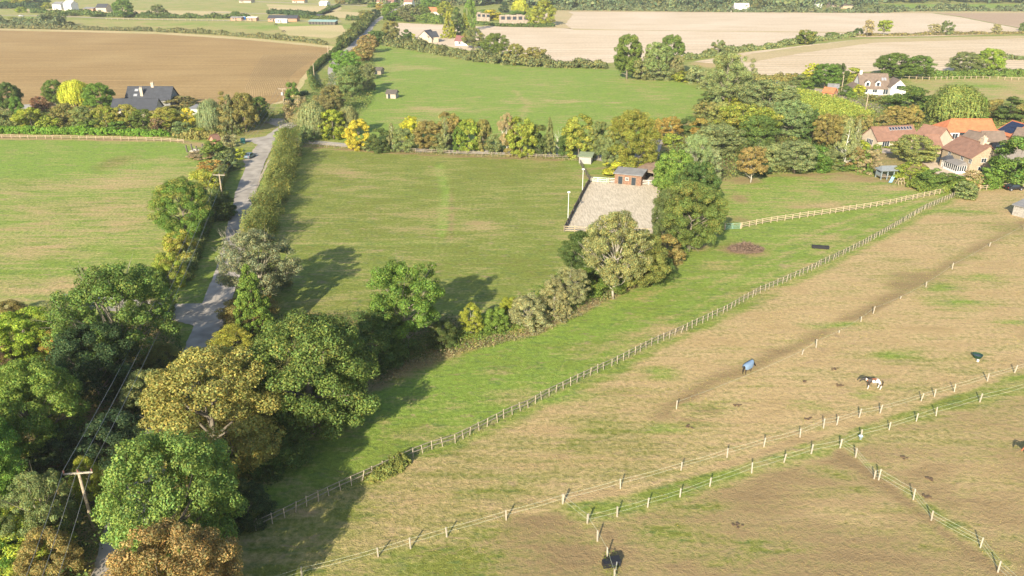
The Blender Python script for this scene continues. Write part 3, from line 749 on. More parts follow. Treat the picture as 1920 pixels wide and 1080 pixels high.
sheet('riding_arena', M_SAND, [(1106, 341), (1236, 348), (1262, 440), (1058, 434)], .075, jit=.05, step=4)
sheet('patio', mat('patio_stone', (.55, .44, .33), .95, var=.12, scale=.8), [(1728, 303), (1768, 305), (1822, 322), (1810, 332), (1780, 334), (1748, 322)], .07, jit=.2, step=2)
sheet('courtyard', M_GRAVEL, [(1640, 278), (1700, 276), (1745, 272), (1765, 262), (1800, 262), (1900, 270), (1960, 275), (1960, 310), (1880, 300), (1860, 280), (1700, 286), (1655, 288)], .06, jit=.2, step=2)
sheet('house_drive', M_GRAVEL, [(1625, 172), (1660, 173), (1655, 184), (1665, 196), (1650, 212), (1560, 178), (1470, 163), (1440, 162), (1440, 156), (1490, 160), (1570, 172), (1618, 185)], .07, jit=.2, step=2)
ribbon('far_track', M_GRAVEL, [(-200, 28), (40, 29), (120, 31), (250, 36), (480, 39), (640, 40)], 5, .09)
ribbon('far_track', M_GRAVEL, [(392, 23), (470, 25), (520, 27)], 5, .09)
ribbon('far_track', M_GRAVEL, [(480, 3), (600, 8), (700, 11)], 6, .09)
# ------------------------------------------------------------------ buildings
def local(root, p):
    q = Vector((p[0], p[1], 0)) - Vector((root.location.x, root.location.y, 0)); a = -root.rotation_euler.z
    return Vector((q.x * math.cos(a) - q.y * math.sin(a), q.x * math.sin(a) + q.y * math.cos(a)))
def building(name, label, FL, FR, D, e, r, mw, mr, wins=(), over=.35, mono=False, lights=(), chim=(), ez=None, hip=(0, 0), cat='building', dorm=(), doors=(), open_front=False, group=None, gable=False):
    "FL, FR: pixels of the two front eave corners; D depth; e eave height, r ridge height"
    a = G(*FL, e if ez is None else ez); b = G(*FR, e if ez is None else ez)
    L = (b - a).xy.length; rz = math.atan2(b.y - a.y, b.x - a.x)
    if gable: a, rz, L, D = b, rz + math.pi / 2, D, L
    t = thing(name, label, cat, (a.x, a.y, 0), rz, group)
    mb = MB()
    if mono:
        mb.add([(0, 0, 0), (L, 0, 0), (L, D, 0), (0, D, 0), (0, 0, e), (L, 0, e), (L, D, r), (0, D, r)],
               [(0, 1, 5, 4), (1, 2, 6, 5), (2, 3, 7, 6), (3, 0, 4, 7), (4, 5, 6, 7)])
        if open_front:
            mb = MB(); k = .15
            mb.box(0, D - k, 0, L, D, r - .05); mb.box(0, 0, 0, k, D - k, e - .05); mb.box(L - k, 0, 0, L, D - k, e - .05); mb.box(k, 0, e - .5, L - k, .1, e - .05)
    else:
        h0, h1 = hip
        mb.add([(0, 0, 0), (L, 0, 0), (L, D, 0), (0, D, 0), (0, 0, e), (L, 0, e), (L, D, e), (0, D, e), (h0, D / 2, r - .12), (L - h1, D / 2, r - .12)],
               [(0, 1, 5, 4), (2, 3, 7, 6), (3, 0, 4, 8, 7) if not h0 else (3, 0, 4, 7), (1, 2, 6, 9, 5) if not h1 else (1, 2, 6, 5)])
    mb.build('wall', mw, t)
    rb = MB(); th = .16; o = over
    def slab(p):   # p: 3 or 4 points, counterclockwise from above
        n = len(p); lo = [Vector(q) - Vector((0, 0, th)) for q in p]
        rb.add(list(p) + lo, [tuple(range(n)), tuple(range(n, 2 * n))[::-1]] + [(i, i + n, (i + 1) % n + n, (i + 1) % n) for i in range(n)])
    if mono:
        s = (r - e) / D
        slab([(-o, -o, e - o * s + th + .01), (L + o, -o, e - o * s + th + .01), (L + o, D + o, r + o * s + th + .01), (-o, D + o, r + o * s + th + .01)])
    else:
        s = (r - e) / (D / 2); h0, h1 = hip; ze = e - o * s + .08
        xl = -o + (h0 + 0) * (1 if h0 else 0) + (o if h0 else 0); xr = L + o - h1 - (o if h1 else 0)
        slab([(-o, -o, ze), (L + o, -o, ze), (xr, D / 2, r + .08), (xl, D / 2, r + .08)])
        slab([(L + o, D + o, ze), (-o, D + o, ze), (xl, D / 2, r + .083), (xr, D / 2, r + .083)])
        if h0: slab([(-o, D + o, ze), (-o, -o, ze), (xl, D / 2, r + .085)])
        if h1: slab([(L + o, -o, ze), (L + o, D + o, ze), (xr, D / 2, r + .085)])
        rb.tube([(xl, D / 2, r + .12), (xr, D / 2, r + .12)], .13, 6)
    rb.build('roof', mr, t)
    def opening(side, u, z, ww, hh, panes=2, nm='window'):
        fr = MB(); gl = MB(); k = .07
        def bx(m, x0, z0, x1, z1, y0, y1):
            if side == 'f': m.box(x0, -y1, z0, x1, -y0, z1)
            elif side == 'b': m.box(x0, D + y0, z0, x1, D + y1, z1)
            elif side == 'l': m.box(-y1, x0, z0, -y0, x1, z1)
            else: m.box(L + y0, x0, z0, L + y1, x1, z1)
        bx(gl, u - ww / 2, z, u + ww / 2, z + hh, .01, .035)
        bx(fr, u - ww / 2 - k, z - k, u + ww / 2 + k, z, .005, .07); bx(fr, u - ww / 2 - k, z + hh, u + ww / 2 + k, z + hh + k, .005, .07)
        for i in range(panes + 1):
            c = u - ww / 2 + ww * i / panes; bx(fr, c - k * .5, z, c + k * .5, z + hh, .04, .07)
        f = fr.build(nm, M_WHITE if nm == 'window' else M_WOOD, t); gl.build('pane', M_GLASS, f)
    for wd in wins: opening(*wd)
    for wd in doors: opening(*wd, 1, 'door')
    for (u, tt, ww, hh, n) in lights:      # rooflights on the front slope, tt = fraction up the slope
        s_ = (r - e) / (D / 2) if not mono else (r - e) / D; run = D / 2 if not mono else D; ln = math.hypot(1, s_)
        for i in range(n):
            m = MB(); y0 = tt * run; y1 = y0 + hh / ln; x0 = u + i * (ww + .22); z0 = e + y0 * s_ + .12 + (.16 if mono else 0); z1 = e + y1 * s_ + .12 + (.16 if mono else 0)
            m.add([(x0, y0, z0), (x0 + ww, y0, z0), (x0 + ww, y1, z1), (x0, y1, z1), (x0, y0, z0 + .08), (x0 + ww, y0, z0 + .08), (x0 + ww, y1, z1 + .08), (x0, y1, z1 + .08)],
                  [(0, 1, 5, 4), (1, 2, 6, 5), (2, 3, 7, 6), (3, 0, 4, 7), (4, 5, 6, 7)])
            f = m.build('rooflight', M_METAL if ww > .5 else M_GLASS, t); g = MB(); b_ = .09
            g.add([(x0 + b_, y0 + b_, z0 + .1 + b_ * s_), (x0 + ww - b_, y0 + b_, z0 + .1 + b_ * s_), (x0 + ww - b_, y1 - b_, z1 + .1 - b_ * s_), (x0 + b_, y1 - b_, z1 + .1 - b_ * s_)], [(0, 1, 2, 3)])
            g.build('pane', M_PV if n > 3 else M_METAL, f)
    for (x, y, ww, z1, mm) in chim:
        m = MB().box(x - ww / 2, y - ww * .35, e, x + ww / 2, y + ww * .35, z1).box(x - ww / 2 - .08, y - ww * .35 - .08, z1 - .35, x + ww / 2 + .08, y + ww * .35 + .08, z1 - .2)
        for k in (-.25, .25): m.lathe([(.13, z1), (.11, z1 + .4)], 8, (x + k * ww, y))
        m.build('chimney', mm, t)
    for (u, ww, zb, hh) in dorm:           # gabled dormers growing out of the front slope
        s_ = (r - e) / (D / 2); y0 = max(.25, (zb - e) / s_); yb = (zb + hh + ww * .45 - e) / s_ + .2; zt = zb + hh; za = zt + ww * .42
        m = MB().add([(u - ww / 2, y0, zb - .1), (u + ww / 2, y0, zb - .1), (u + ww / 2, y0, zt), (u, y0, za), (u - ww / 2, y0, zt),
                      (u - ww / 2, yb, zb - .1), (u + ww / 2, yb, zb - .1), (u + ww / 2, yb, zt), (u, yb, za), (u - ww / 2, yb, zt)],
                     [(0, 1, 2, 3, 4), (1, 6, 7, 2), (5, 0, 4, 9)])
        dm = m.build('dormer', mw, t)
        rr = MB(); q = .16
        for sg in (-1, 1):
            A = [(u, y0 - q, za + .06), (u + sg * (ww / 2 + q), y0 - q, zt - .08), (u + sg * (ww / 2 + q), yb, zt - .08), (u, yb, za + .06)]
            rr.add(A + [(x, y, z - .1) for x, y, z in A], [(0, 1, 2, 3), (4, 5, 6, 7), (0, 1, 5, 4), (1, 2, 6, 5)])
        rr.build('dormer_roof', mr, dm)
        g = MB().box(u - ww * .28, y0 - .03, zb + .15, u + ww * .28, y0 - .01, zt - .05); g.build('dormer_window', M_GLASS, dm)
    t['L'] = L
    return t

# white house with dormers
wh = building('white_house', 'large white rendered house with brown roof, two gabled dormers and a catslide gable', (1614, 165), (1668, 165.5), 9.5, 2.5, 7.3, M_WHITE, M_BROWNT,
    wins=[('f', 2.0, .9, 1.6, 1.0), ('f', 5.5, .9, 1.8, 1.0), ('f', 9.6, .2, 1.8, 1.9), ('l', 3.5, 1.2, .9, .9), ('l', 5.2, 3.7, .8, 1.0)],
    dorm=[(2.6, 1.9, 3.1, 1.5), (6.6, 1.9, 3.1, 1.5)], lights=[(8.4, .52, .8, 1.2, 2)], chim=[(.8, 4.75, .9, 8.3, M_WHITE)])
c_ = local(wh, G(1677, 176)); L_ = wh['L']
mb = MB(); x0, x1, y0, y1, e_, r_ = L_ - .5, L_ + 5.2, -2.6, 4.75, 3.4, 6.1
mb.add([(x0, y0, 0), (x1, y0, 0), (x1, y1, 0), (x0, y1, 0), (x0, y0, e_), (x1, y0, e_), (x1, y1, e_), (x0, y1, e_), ((x0 + x1) / 2, y0, r_ - .1), ((x0 + x1) / 2, y1, r_ - .1)],
       [(0, 1, 5, 8, 4), (1, 2, 6, 5), (2, 3, 7, 9, 6), (3, 0, 4, 7)])
wg = mb.build('side_wing', M_WHITE, wh)
rb = MB(); xm = (x0 + x1) / 2
for sg, xe in ((-1, x0 - .3), (1, x1 + .3)):
    A = [(xm, y0 - .3, r_ + .08), (xe, y0 - .3, e_ - .1), (xe, y1, e_ - .1), (xm, y1, r_ + .08)]
    rb.add(A + [(x, y, z - .15) for x, y, z in A], [(0, 1, 2, 3), (4, 5, 6, 7), (0, 1, 5, 4), (1, 2, 6, 5), (2, 3, 7, 6)])
rb.build('wing_roof', M_BROWNT, wg)
MB().box(xm - .9, y0 - .05, 2.6, xm + .9, y0 - .01, 3.9).build('window', M_GLASS, wg)
mb = MB()   # catslide lean-to against the left gable
mb.add([(-3.6, 1, 0), (0, 1, 0), (0, 8.5, 0), (-3.6, 8.5, 0), (-3.6, 1, 1.6), (-.01, 1, 3.6), (-.01, 8.5, 3.6), (-3.6, 8.5, 1.6)], [(0, 1, 5, 4), (0, 4, 7, 3), (2, 3, 7, 6)])
lt = mb.build('lean_to', M_WHITE, wh)
MB().add([(-3.9, .7, 1.6), (-.4, .7, 3.72), (-.4, 8.8, 3.72), (-3.9, 8.8, 1.6), (-3.9, .7, 1.45), (-.4, .7, 3.57), (-.4, 8.8, 3.57), (-3.9, 8.8, 1.45)], [(0, 1, 2, 3), (4, 5, 6, 7), (0, 1, 5, 4), (0, 4, 7, 3), (1, 2, 6, 5)]).build('lean_to_roof', M_BROWNT, lt)

building('garden_outbuilding', 'small brick outbuilding with orange roof left of the white house', (1543, 172), (1562, 174), 4.0, 2.0, 3.4, M_BRICK, M_ORANGE, hip=(0, 0), doors=[('f', 1.5, 0, .9, 1.9)])
building('garden_shed', 'low grey-roofed brick shed behind the orange-roofed outbuilding', (1553, 164), (1572, 165), 4.0, 2.2, 3.3, M_BRICK, M_GREYR)

# converted barns and farmhouse on the right
building('stone_barn', 'long low pale stone barn with red-brown roof and a strip of rooflights', (1646.7, 263), (1722, 259), 7.2, 2.3, 5.2, M_CREAM, M_TILE,
    wins=[('l', 3.4, .5, 2.6, 1.4, 4), ('f', 2.6, .1, 2.2, 2.0, 3), ('f', 8.4, .6, 1.4, 1.2)], lights=[(5.0, .66, .72, 1.1, 8)], doors=[('f', 5.8, 0, 1.0, 2.0)])
building('rear_barn_wing', 'red-brown roofed wing rising behind the tree, right of the rooflight barn', (1712, 258), (1752, 266), 8.5, 2.6, 5.8, M_CREAM, M_TILE, wins=[('f', 3, .8, 1.2, 1.1)])
building('link_building', 'pale stone link with red-brown roof joining the two-storey farmhouse', (1745, 279), (1768, 279), 8.0, 3.4, 6.2, M_STONE, M_TILE, wins=[('f', 1.0, .9, 1.0, 1.2)], doors=[('f', 2.5, 0, 1, 2.0)])
fh = building('stone_farmhouse', 'two-storey honey stone farmhouse with red-brown roof and white chimney facing the patio', (1769, 276), (1821.7, 295.5), 8.2, 4.2, 7.0, M_STONE, M_TILE,
    wins=[('f', 3.0, 2.8, 1.0, 1.0), ('f', 8.0, 2.8, 1.1, 1.0), ('f', 11.2, 2.8, 1.0, 1.0), ('r', 3.4, 2.9, 1.3, 1.0), ('r', 3.0, .6, 1.3, 1.2), ('f', 1.8, .7, 1.0, 1.1)],
    chim=[(8.8, 4.1, 1.2, 8.6, M_CREAM)])
L_ = fh['L']
def glazed(root, x0, x1, D, e, r, roof):
    k = MB(); g = MB(); n = int((x1 - x0) / .75)
    k.box(x0, -D, 0, x1, -.01, .55)
    for i in range(n + 1):
        x = x0 + (x1 - x0) * i / n; k.box(x - .05, -D, .55, x + .05, -D + .1, e)
    for i in range(5):
        y = -D + .1 + (D - .2) * i / 4; k.box(x1 - .1, y - .05, .55, x1, y + .05, e); k.box(x0, y - .05, .55, x0 + .1, y + .05, e)
    k.box(x0, -D, e, x1, -.01, e + .15)
    c = k.build('conservatory', M_WHITE, root); g.box(x0 + .1, -D + .06, .55, x1 - .1, -.1, e); g.build('pane', M_GLASS, c)
    MB().add([(x0 - .2, -D - .2, e + .15), (x1 + .2, -D - .2, e + .15), (x1 - .8, 0, r), (x0 + .8, 0, r), (x0 - .2, 0, e + .15), (x1 + .2, 0, e + .15)], [(0, 1, 2, 3), (0, 3, 4), (1, 5, 2), (0, 4, 5, 1)]).build('conservatory_roof', roof, c)
glazed(fh, L_ - 6.2, L_ - .8, 2.6, 1.9, 2.7, mat('lead_grey', (.24, .22, .20), .7, var=.1))
k = MB().box(3.0, -2.2, 0, 5.4, -.01, 2.0); pc = k.build('porch', M_STONE, fh)
MB().add([(2.8, -2.5, 2.02), (5.6, -2.5, 2.02), (5.6, 0, 2.02), (2.8, 0, 2.02), (4.2, -1.6, 3.1), (4.2, 0, 3.1)], [(0, 1, 4), (1, 2, 5, 4), (0, 4, 5, 3), (0, 3, 2, 1)]).build('porch_roof', M_SLATE, pc)
MB().box(3.7, -2.25, .1, 4.7, -2.21, 1.9).build('door', M_WHITE, pc)

ob = building('orange_roofed_range', 'long white range with bright orange tiled roof across the courtyard', (1773, 246), (1868, 246.5), 8.5, 2.7, 5.4, M_WHITE, M_ORANGE, hip=(3.0, 0),
    wins=[('f', 3, .5, 1.6, 1.5), ('f', 9.5, .3, 1.2, 1.9), ('f', 13.5, .5, 1.6, 1.2)], doors=[('f', 5.2, 0, 2.0, 2.3), ('f', 16, 0, 1.6, 2.2)])
pv = building('solar_wing', 'orange-roofed wing carrying a large black solar array above the courtyard', (1866, 246), (1894, 254.5), 9.5, 2.7, 5.6, M_BRICK, M_ORANGE, wins=[('f', 2, .6, 1.2, 1.2)])
L_ = pv['L']; s_ = (5.6 - 2.7) / 4.75
for i in range(5):
    for j in range(2):
        x0 = .2 + i * (L_ - .5) / 5; x1 = x0 + (L_ - .5) / 5 - .05; y0 = .5 + j * 2.0; y1 = y0 + 1.9
        z = lambda y: 2.7 + y * s_ + .16
        MB().add([(x0, y0, z(y0)), (x1, y0, z(y0)), (x1, y1, z(y1)), (x0, y1, z(y1)), (x0, y0, z(y0) + .06), (x1, y0, z(y0) + .06), (x1, y1, z(y1) + .06), (x0, y1, z(y1) + .06)],
                 [(0, 1, 5, 4), (1, 2, 6, 5), (2, 3, 7, 6), (3, 0, 4, 7), (4, 5, 6, 7)]).build('solar_panel', M_PV, pv)
building('east_cottage', 'stone cottage with dull brown roof at the right edge beyond the big cypress', (1900, 256), (1938, 261), 7.0, 3.0, 4.9, M_STONE, M_BROWNT, wins=[('f', 2, .9, 1.0, 1.1)], lights=[(2.2, .4, .7, 1.0, 1)])
building('cart_shed', 'small stone cart shed with brown roof, left of two before the orange range', (1804, 257), (1832, 263), 5.0, 2.3, 4.0, M_STONE, M_BROWNT, doors=[('r', 2.5, 0, 1.4, 1.9)])
building('cart_shed', 'cream cart shed with brown roof, right of two before the orange range', (1847, 263), (1886, 263.5), 5.0, 2.4, 4.4, M_CREAM, M_BROWNT, doors=[('f', 3.5, 0, 1.2, 1.9)])
# slate house in the left garden
building('slate_roofed_house', 'rear slate-roofed block with two rooflights and cream chimney before the plough', (235, 186), (318, 186), 8.0, 3.2, 6.9, mat('grey_render', (.22, .22, .21), .9, var=.1), M_SLATE,
    lights=[(2.6, .62, 1.3, .9, 1), (2.6, .22, 1.3, .9, 1)], chim=[(5.6, 1.2, .9, 7.0, M_CREAM), (8.6, 4.0, .9, 8.3, M_CREAM)], wins=[('r', 3, 1, 1, 1.2)])
building('slate_roofed_annex', 'long plain slate roof block in front, cream walls behind the orange shrubs', (208, 206), (291, 205), 7.5, 2.7, 5.6, M_CREAM, M_SLATE, wins=[('f', 4, .9, 1.5, 1.1), ('f', 9, .9, 1.5, 1.1), ('f', 12.5, .9, 1.2, 1.1)])
building('garden_garage', 'low white flat-roofed garage among shrubs right of the slate house', (354, 204), (391, 205), 5.0, 2.3, 2.7, M_WHITE, M_GREYR, mono=True, doors=[('f', 4.8, 0, 2.2, 2.0)])
building('summer_house', 'tiny pale garden building hidden between shrubs at far left of garden', (44, 203), (60, 203), 3.0, 2.0, 2.8, M_WHITE, M_GREYR)
# field shelters and stables
building('field_shelter', 'pale timber field shelter nearer the paddock trees in the green field', (724, 174.5), (741.5, 175), 3.6, 2.0, 2.9, mat('pale_board', (.38, .33, .27), .9, var=.15, scale=3), M_WOODD, cat='field shelter', doors=[('f', 1.1, 0, .9, 1.6)])
building('field_shelter', 'darker open field shelter farther up beside the lane trees', (700, 131), (714, 131.5), 3.6, 2.0, 2.9, M_WOOD, M_WOODD, cat='field shelter', doors=[('f', 1.2, 0, 1.3, 1.7)])
building('stable_block', 'brick and timber stable block with grey sheet roof at the top of the arena', (1153, 325), (1203, 330), 4.2, 2.5, 2.9, mat('stable_boards', (.22, .13, .085), .9, var=.3, scale=2.5), M_GREYR, mono=True, doors=[('f', 1.4, 0, 1.1, 1.9), ('f', 4.6, 0, 1.1, 1.9)], wins=[('f', 3.0, 1.1, .7, .6)], cat='stable')
building('open_barn', 'brown-roofed open fronted barn behind the stable block', (1197, 316), (1227, 322), 6.0, 2.6, 3.2, M_WOOD, mat('rusty_sheet', (.26, .18, .13), .85, var=.25, scale=1.0), mono=True, open_front=True, cat='barn')
building('grey_shed', 'small whitewashed shed with greenish roof at the end of the paddock fence', (1086, 293), (1108.5, 294.5), 2.6, 1.9, 2.3, mat('limewash', (.34, .32, .29), .9, var=.2, scale=2), mat('mossy_sheet', (.20, .24, .15), .9, var=.2), mono=True, cat='shed')
building('timber_shelter', 'weathered board horse shelter cut by the right edge of the dry paddock', (1902, 384), (1945, 395), 3.6, 2.2, 2.7, mat('grey_boards', (.30, .28, .25), .9, var=.3, scale=2.5), M_GREYR, mono=True, cat='field shelter')
# distant buildings
building('cream_cottage', 'gable-ended cream cottage with slate roof beyond the green field hedge', (783, 70), (809, 71), 9, 3.0, 7.0, M_CREAM, M_SLATE, gable=True)
building('cottage_wing', 'dark slate roof behind the cream cottage gable', (803, 69), (822, 68), 7, 3.6, 6.2, M_CREAM, M_SLATE)
building('red_roofed_cottage', 'small white cottage with dark red roof among trees right of the cream cottage', (853, 76), (878, 77), 6, 2.8, 5.4, M_WHITE, mat('dark_red_tile', (.20, .09, .08), .8, var=.2), wins=[('f', 3, .8, 1.6, 1.4)])
for i, (a, b, y, D, e, r, mw, mr, lb) in enumerate([
    (97, 113, 8, 12, 5, 7, M_WHITE, M_GREYR, 'pale flat-fronted house in the far left trees, left of two'),
    (118, 132, 7, 10, 6, 8.5, M_WHITE, M_WHITE, 'bright white gabled house in the far left trees, right of two'),
    (156, 174, 16, 8, 3, 4, M_BRICK, M_GREYR, 'low open farm shed on the far straw meadow'),
    (179, 198, 14, 9, 4, 7, M_CREAM, M_SLATE, 'pale farm barn beside the low shed on the far meadow'),
    (432, 452, 33, 5, 2.4, 3, M_BRICK, M_GREYR, 'brown stable row on the far meadow, left of the blue trailer'),
    (462, 480, 33, 5, 2.6, 3, M_BRICK, M_WHITE, 'brick stable with white roof right of the blue trailer'),
    (502, 556, 34, 8, 2.6, 4.5, M_BRICK, M_SLATE, 'long blue-grey roofed yard building in the far meadow'),
    (516, 537, 37, 3, 2.4, 2.9, M_WHITE, M_WHITE, 'white stable front with two dark doorways before the grey roof'),
    (592, 604, 29, 5, 2.5, 3.2, M_BRICK, M_SLATE, 'small dark shed beside the far track'),
    (448, 470, 1, 10, 2.4, 4.4, M_CREAM, M_BROWNT, 'white bungalow on the skyline above the far meadow, first of four'),
    (548, 570, 1, 10, 2.4, 4.4, M_CREAM, M_ORANGE, 'white bungalow with orange roof on the far skyline'),
    (598, 612, 5, 9, 3, 4.5, M_WHITE, M_WHITE, 'bright white lorry-like shed below the skyline trees'),
    (706, 738, 3, 12, 4, 8, M_CREAM, M_TILE, 'wide tiled roof above the dark lane trees'),
    (757, 772, 4, 9, 5, 8, M_WHITE, M_TILE, 'pale pink house above the dark lane trees'),
    (802, 828, 21, 8, 4, 7, mat('pink_wash', (.66, .50, .40), .85, var=.08), M_ORANGE, 'pink-washed house among trees behind the cream cottage'),
    (800, 828, 28, 4, 2.6, 2.9, M_WHITE, M_WHITE, 'low pale garden wall building below the pink house'),
    (1378, 1405, 14, 12, 4, 7.5, M_WHITE, mat('bleached_roof', (.55, .50, .44), .8, var=.1), 'large pale roofed house beyond the stubble in the far hedge'),
    (1360, 1373, 16, 7, 3, 4.5, M_WHITE, M_GREYR, 'small white building left of the large pale far house'),
    (1528, 1542, 6, 9, 5, 8.5, M_WHITE, M_SLATE, 'white gabled house standing alone in the far wood'),
    (1298, 1306, 4, 8, 4, 7, M_CREAM, M_ORANGE, 'tiny orange roofed house in the far wood'),
    (1556, 1600, 10, 12, 3, 5, M_STONE, M_WOODD, 'long dark barn roof in the far wood right of the white house')]):
    building('far_house' if D > 7 else 'far_shed', lb, (a, y), (b, y + .2), D, e, r, mw, mr, wins=[('f', 2.5, .8, 1.4, 1.3)], doors=[('f', 4.6, 0, 1.0, 2.0)])
# ruined garden wall with window openings beyond the stubble
def ruin(pa, pb, h, lb):
    a, b = G(*pa), G(*pb); L = (b - a).length; rz = math.atan2(b.y - a.y, b.x - a.x)
    t = thing('old_stone_wall', lb, 'wall', a, rz); m = MB(); n = max(2, int(L / 4)); g = MB()
    for i in range(n):
        x = L * i / n; q = L / n
        hh = h * rng.uniform(.9, 1.05)
        m.box(x, 0, 0, x + q * .35, .6, hh); m.box(x + q * .35, 0, 0, x + q, .6, h * .5); m.box(x + q * .35, 0, h * .8, x + q, .6, hh)
        g.box(x + q * .35, .2, h * .5, x + q, .3, h * .8)
    w_ = m.build('masonry', mat('pale_stone', (.27, .22, .175), .95, var=.35, scale=.8), t); g.build('window_opening', M_GLASS, t)
ruin((893, 39), (918, 40), 6.5, 'short pale ruined wall left of the leaning tree beyond the stubble')
ruin((936, 47), (990, 47.5), 8, 'long pale ruined stone wall with dark openings at the stubble edge')
# teal-roofed stable row
tr = building('teal_stable_row', 'row of stables under teal sheeting in the far meadow', (578, 40), (628, 41), 5, 2.3, 3.2, M_WOODD, M_TEAL, mono=True, cat='stable')
for i in range(8):
    MB().box(1 + i * tr['L'] / 8.6, -.06, .1, 1 + i * tr['L'] / 8.6 + 1.0, -.02, 1.9).build('door', M_BLACK, tr)
# ------------------------------------------------------------------ fences
def resample(W, sp):
    W = [Vector((*p[:2], 0)) for p in W]; out = []; carry = 0
    for a, b in zip(W, W[1:]):
        L = (b - a).length; d = carry
        while d < L: out.append(a.lerp(b, d / L)); d += sp
        carry = d - L
    out.append(W[-1]); return out
def fence(name, label, pts, sp, h, pw, rails, rw, m, mrail=None, mesh=False, world=False, cat='fence', rot_jit=.02, board=None):
    W = [Vector((*p, 0)) for p in pts] if world else [G(*p) for p in pts]
    P = resample(W, sp); L = sum((b - a).length for a, b in zip(P, P[1:]))
    t = thing(name, label, cat, P[0]); o0 = P[0]
    pm = MB().box(-pw / 2, -pw / 2, -.05, pw / 2, pw / 2, h).add([(-pw / 2, -pw / 2, h), (pw / 2, -pw / 2, h), (pw / 2, pw / 2, h), (-pw / 2, pw / 2, h), (0, 0, h + pw * .3)], [(0, 1, 4), (1, 2, 4), (2, 3, 4), (3, 0, 4)])
    p0 = pm.build('post', m, t)
    order = sorted(range(len(P)), key=lambda i: P[i].y); rest = MB()
    for k, i in enumerate(order):
        q = P[i] - o0 + Vector((rng.normal(0, sp * .06), rng.normal(0, .02), 0)); s = rng.uniform(.9, 1.08)
        if k == 0: c = p0
        elif k < 98: c = p0.copy(); COL.objects.link(c); c.parent = t
        else: rest.box(q.x - pw / 2, q.y - pw / 2, 0, q.x + pw / 2, q.y + pw / 2, h * s); continue
        c.location = q; c.rotation_euler = (rng.normal(0, rot_jit), rng.normal(0, rot_jit), rng.uniform(0, .5)); c.scale = (1, 1, s)
    if rest.v: tag(rest.build('post', m, t), kind='stuff')
    for z in rails:
        rb = MB()
        for a, b in zip(P, P[1:]):
            a, b = a - o0, b - o0; d = (b - a).normalized() if (b - a).length > 0 else Vector((1, 0, 0)); n_ = Vector((-d.y, d.x, 0)) * .03; hh = Vector((0, 0, rw / 2)); j = rng.normal(0, .015)
            A = a + Vector((0, 0, z + j)); B = b + Vector((0, 0, z + rng.normal(0, .015)))
            rb.add([A - n_ - hh, A + n_ - hh, A + n_ + hh, A - n_ + hh, B - n_ - hh, B + n_ - hh, B + n_ + hh, B - n_ + hh], [(0, 1, 5, 4), (1, 2, 6, 5), (2, 3, 7, 6), (3, 0, 4, 7), (0, 3, 2, 1), (4, 5, 6, 7)])
        rb.build('rail', mrail or m, t)
    if mesh:
        wb = MB()
        for a, b in zip(P, P[1:]):
            a, b = a - o0, b - o0
            for z in np.linspace(.1, h - .25, 5): wb.tube([a + Vector((0, 0, z)), b + Vector((0, 0, z))], .008, 3, cap=False)
            n_ = max(2, int((b - a).length / .7))
            for i in range(n_): p = a.lerp(b, i / n_); wb.tube([p, p + Vector((0, 0, h - .25))], .008, 3, cap=False)
        wb.build('wire_mesh', mat('dull_wire', (.16, .15, .13), .7), t)
    return t
LONG = [(1793, 368), (1735, 392), (1680, 425), (1615, 462), (1552, 492), (1515, 510), (1420, 552), (1357, 587), (1282, 622), (1225, 647), (1157, 682), (1082, 717), (1030, 742), (990, 765), (945, 784), (890, 812), (847, 833), (810, 843), (772, 858), (715, 885), (637, 920), (585, 945), (530, 972), (480, 995)]
fence('stock_fence', 'long stock fence with wire mesh dividing green strip from dry paddock', LONG, 1.25, 1.2, .085, (1.1, .62), .055, mat('fence_grey_brown', (.36, .305, .225), .9, var=.35, scale=3), mrail=mat('fence_rail_brown', (.26, .22, .165), .9, var=.3), mesh=True, rot_jit=.07)
fence('rail_fence', 'pale three-rail timber fence climbing from the green gate to the houses', [(1390, 428), (1440, 418), (1565, 400), (1662, 385), (1752, 366), (1794, 357)], 1.9, 1.25, .13, (1.12, .75, .38), .12, M_WOODL)
fence('rail_fence', 'short pale rail fence at the top right corner of the dry paddock', [(1836, 358), (1868, 354), (1900, 351), (1960, 349)], 2.1, 1.2, .13, (1.1, .65), .11, M_WOODL)
fence('paddock_fence', 'weathered rail fence along the lane behind the middle paddock', [(572, 273), (640, 278), (700, 281), (760, 285), (830, 289), (950, 294), (1020, 297), (1080, 299)], 2.4, 1.15, .13, (1.05, .65), .11, M_WOOD)
fence('garden_fence', 'reddish rail fence below the bright hedge of the left paddock', [(-40, 258), (0, 259), (130, 261), (230, 263), (300, 265), (345, 268)], 2.6, 1.1, .12, (1.0, .6), .10, mat('reddish_wood', (.42, .31, .22), .9, var=.2, scale=3))
fence('field_edge_fence', 'fence bordering the lane side of the northern green field', [(1236, 256), (1262, 257), (1280, 258)], 2.0, 1.3, .12, (1.2, .7), .11, M_WOODL)
fence('paddock_divider_fence', 'short dark wire fence from the grey shed down to the arena corner', [(1084, 302), (1092, 316), (1100, 330), (1106, 340)], 1.6, 1.2, .11, (1.1, .7, .3), .08, M_WOODD)
fence('arena_fence', 'boarded fence with painted-in shade along the left side of the riding arena', [(1106, 341), (1094, 362), (1080, 390), (1066, 418), (1058, 434)], 2.0, 1.25, .12, (1.12, .88, .64, .40, .16), .20, M_WOODD)  # shade on this side of the boards is put into the dark wood colour
fence('arena_fence', 'pale rail fence along the near end of the riding arena', [(1058, 434), (1100, 436), (1150, 437), (1210, 439), (1262, 440)], 2.0, 1.2, .12, (1.1, .7, .3), .13, M_WOODL)
fence('arena_fence', 'white railed fence at the stable end of the riding arena', [(1106, 341), (1150, 343), (1200, 346), (1236, 348)], 2.0, 1.2, .12, (1.1, .7, .3), .13, mat('worn_white', (.62, .58, .52), .9, var=.15))
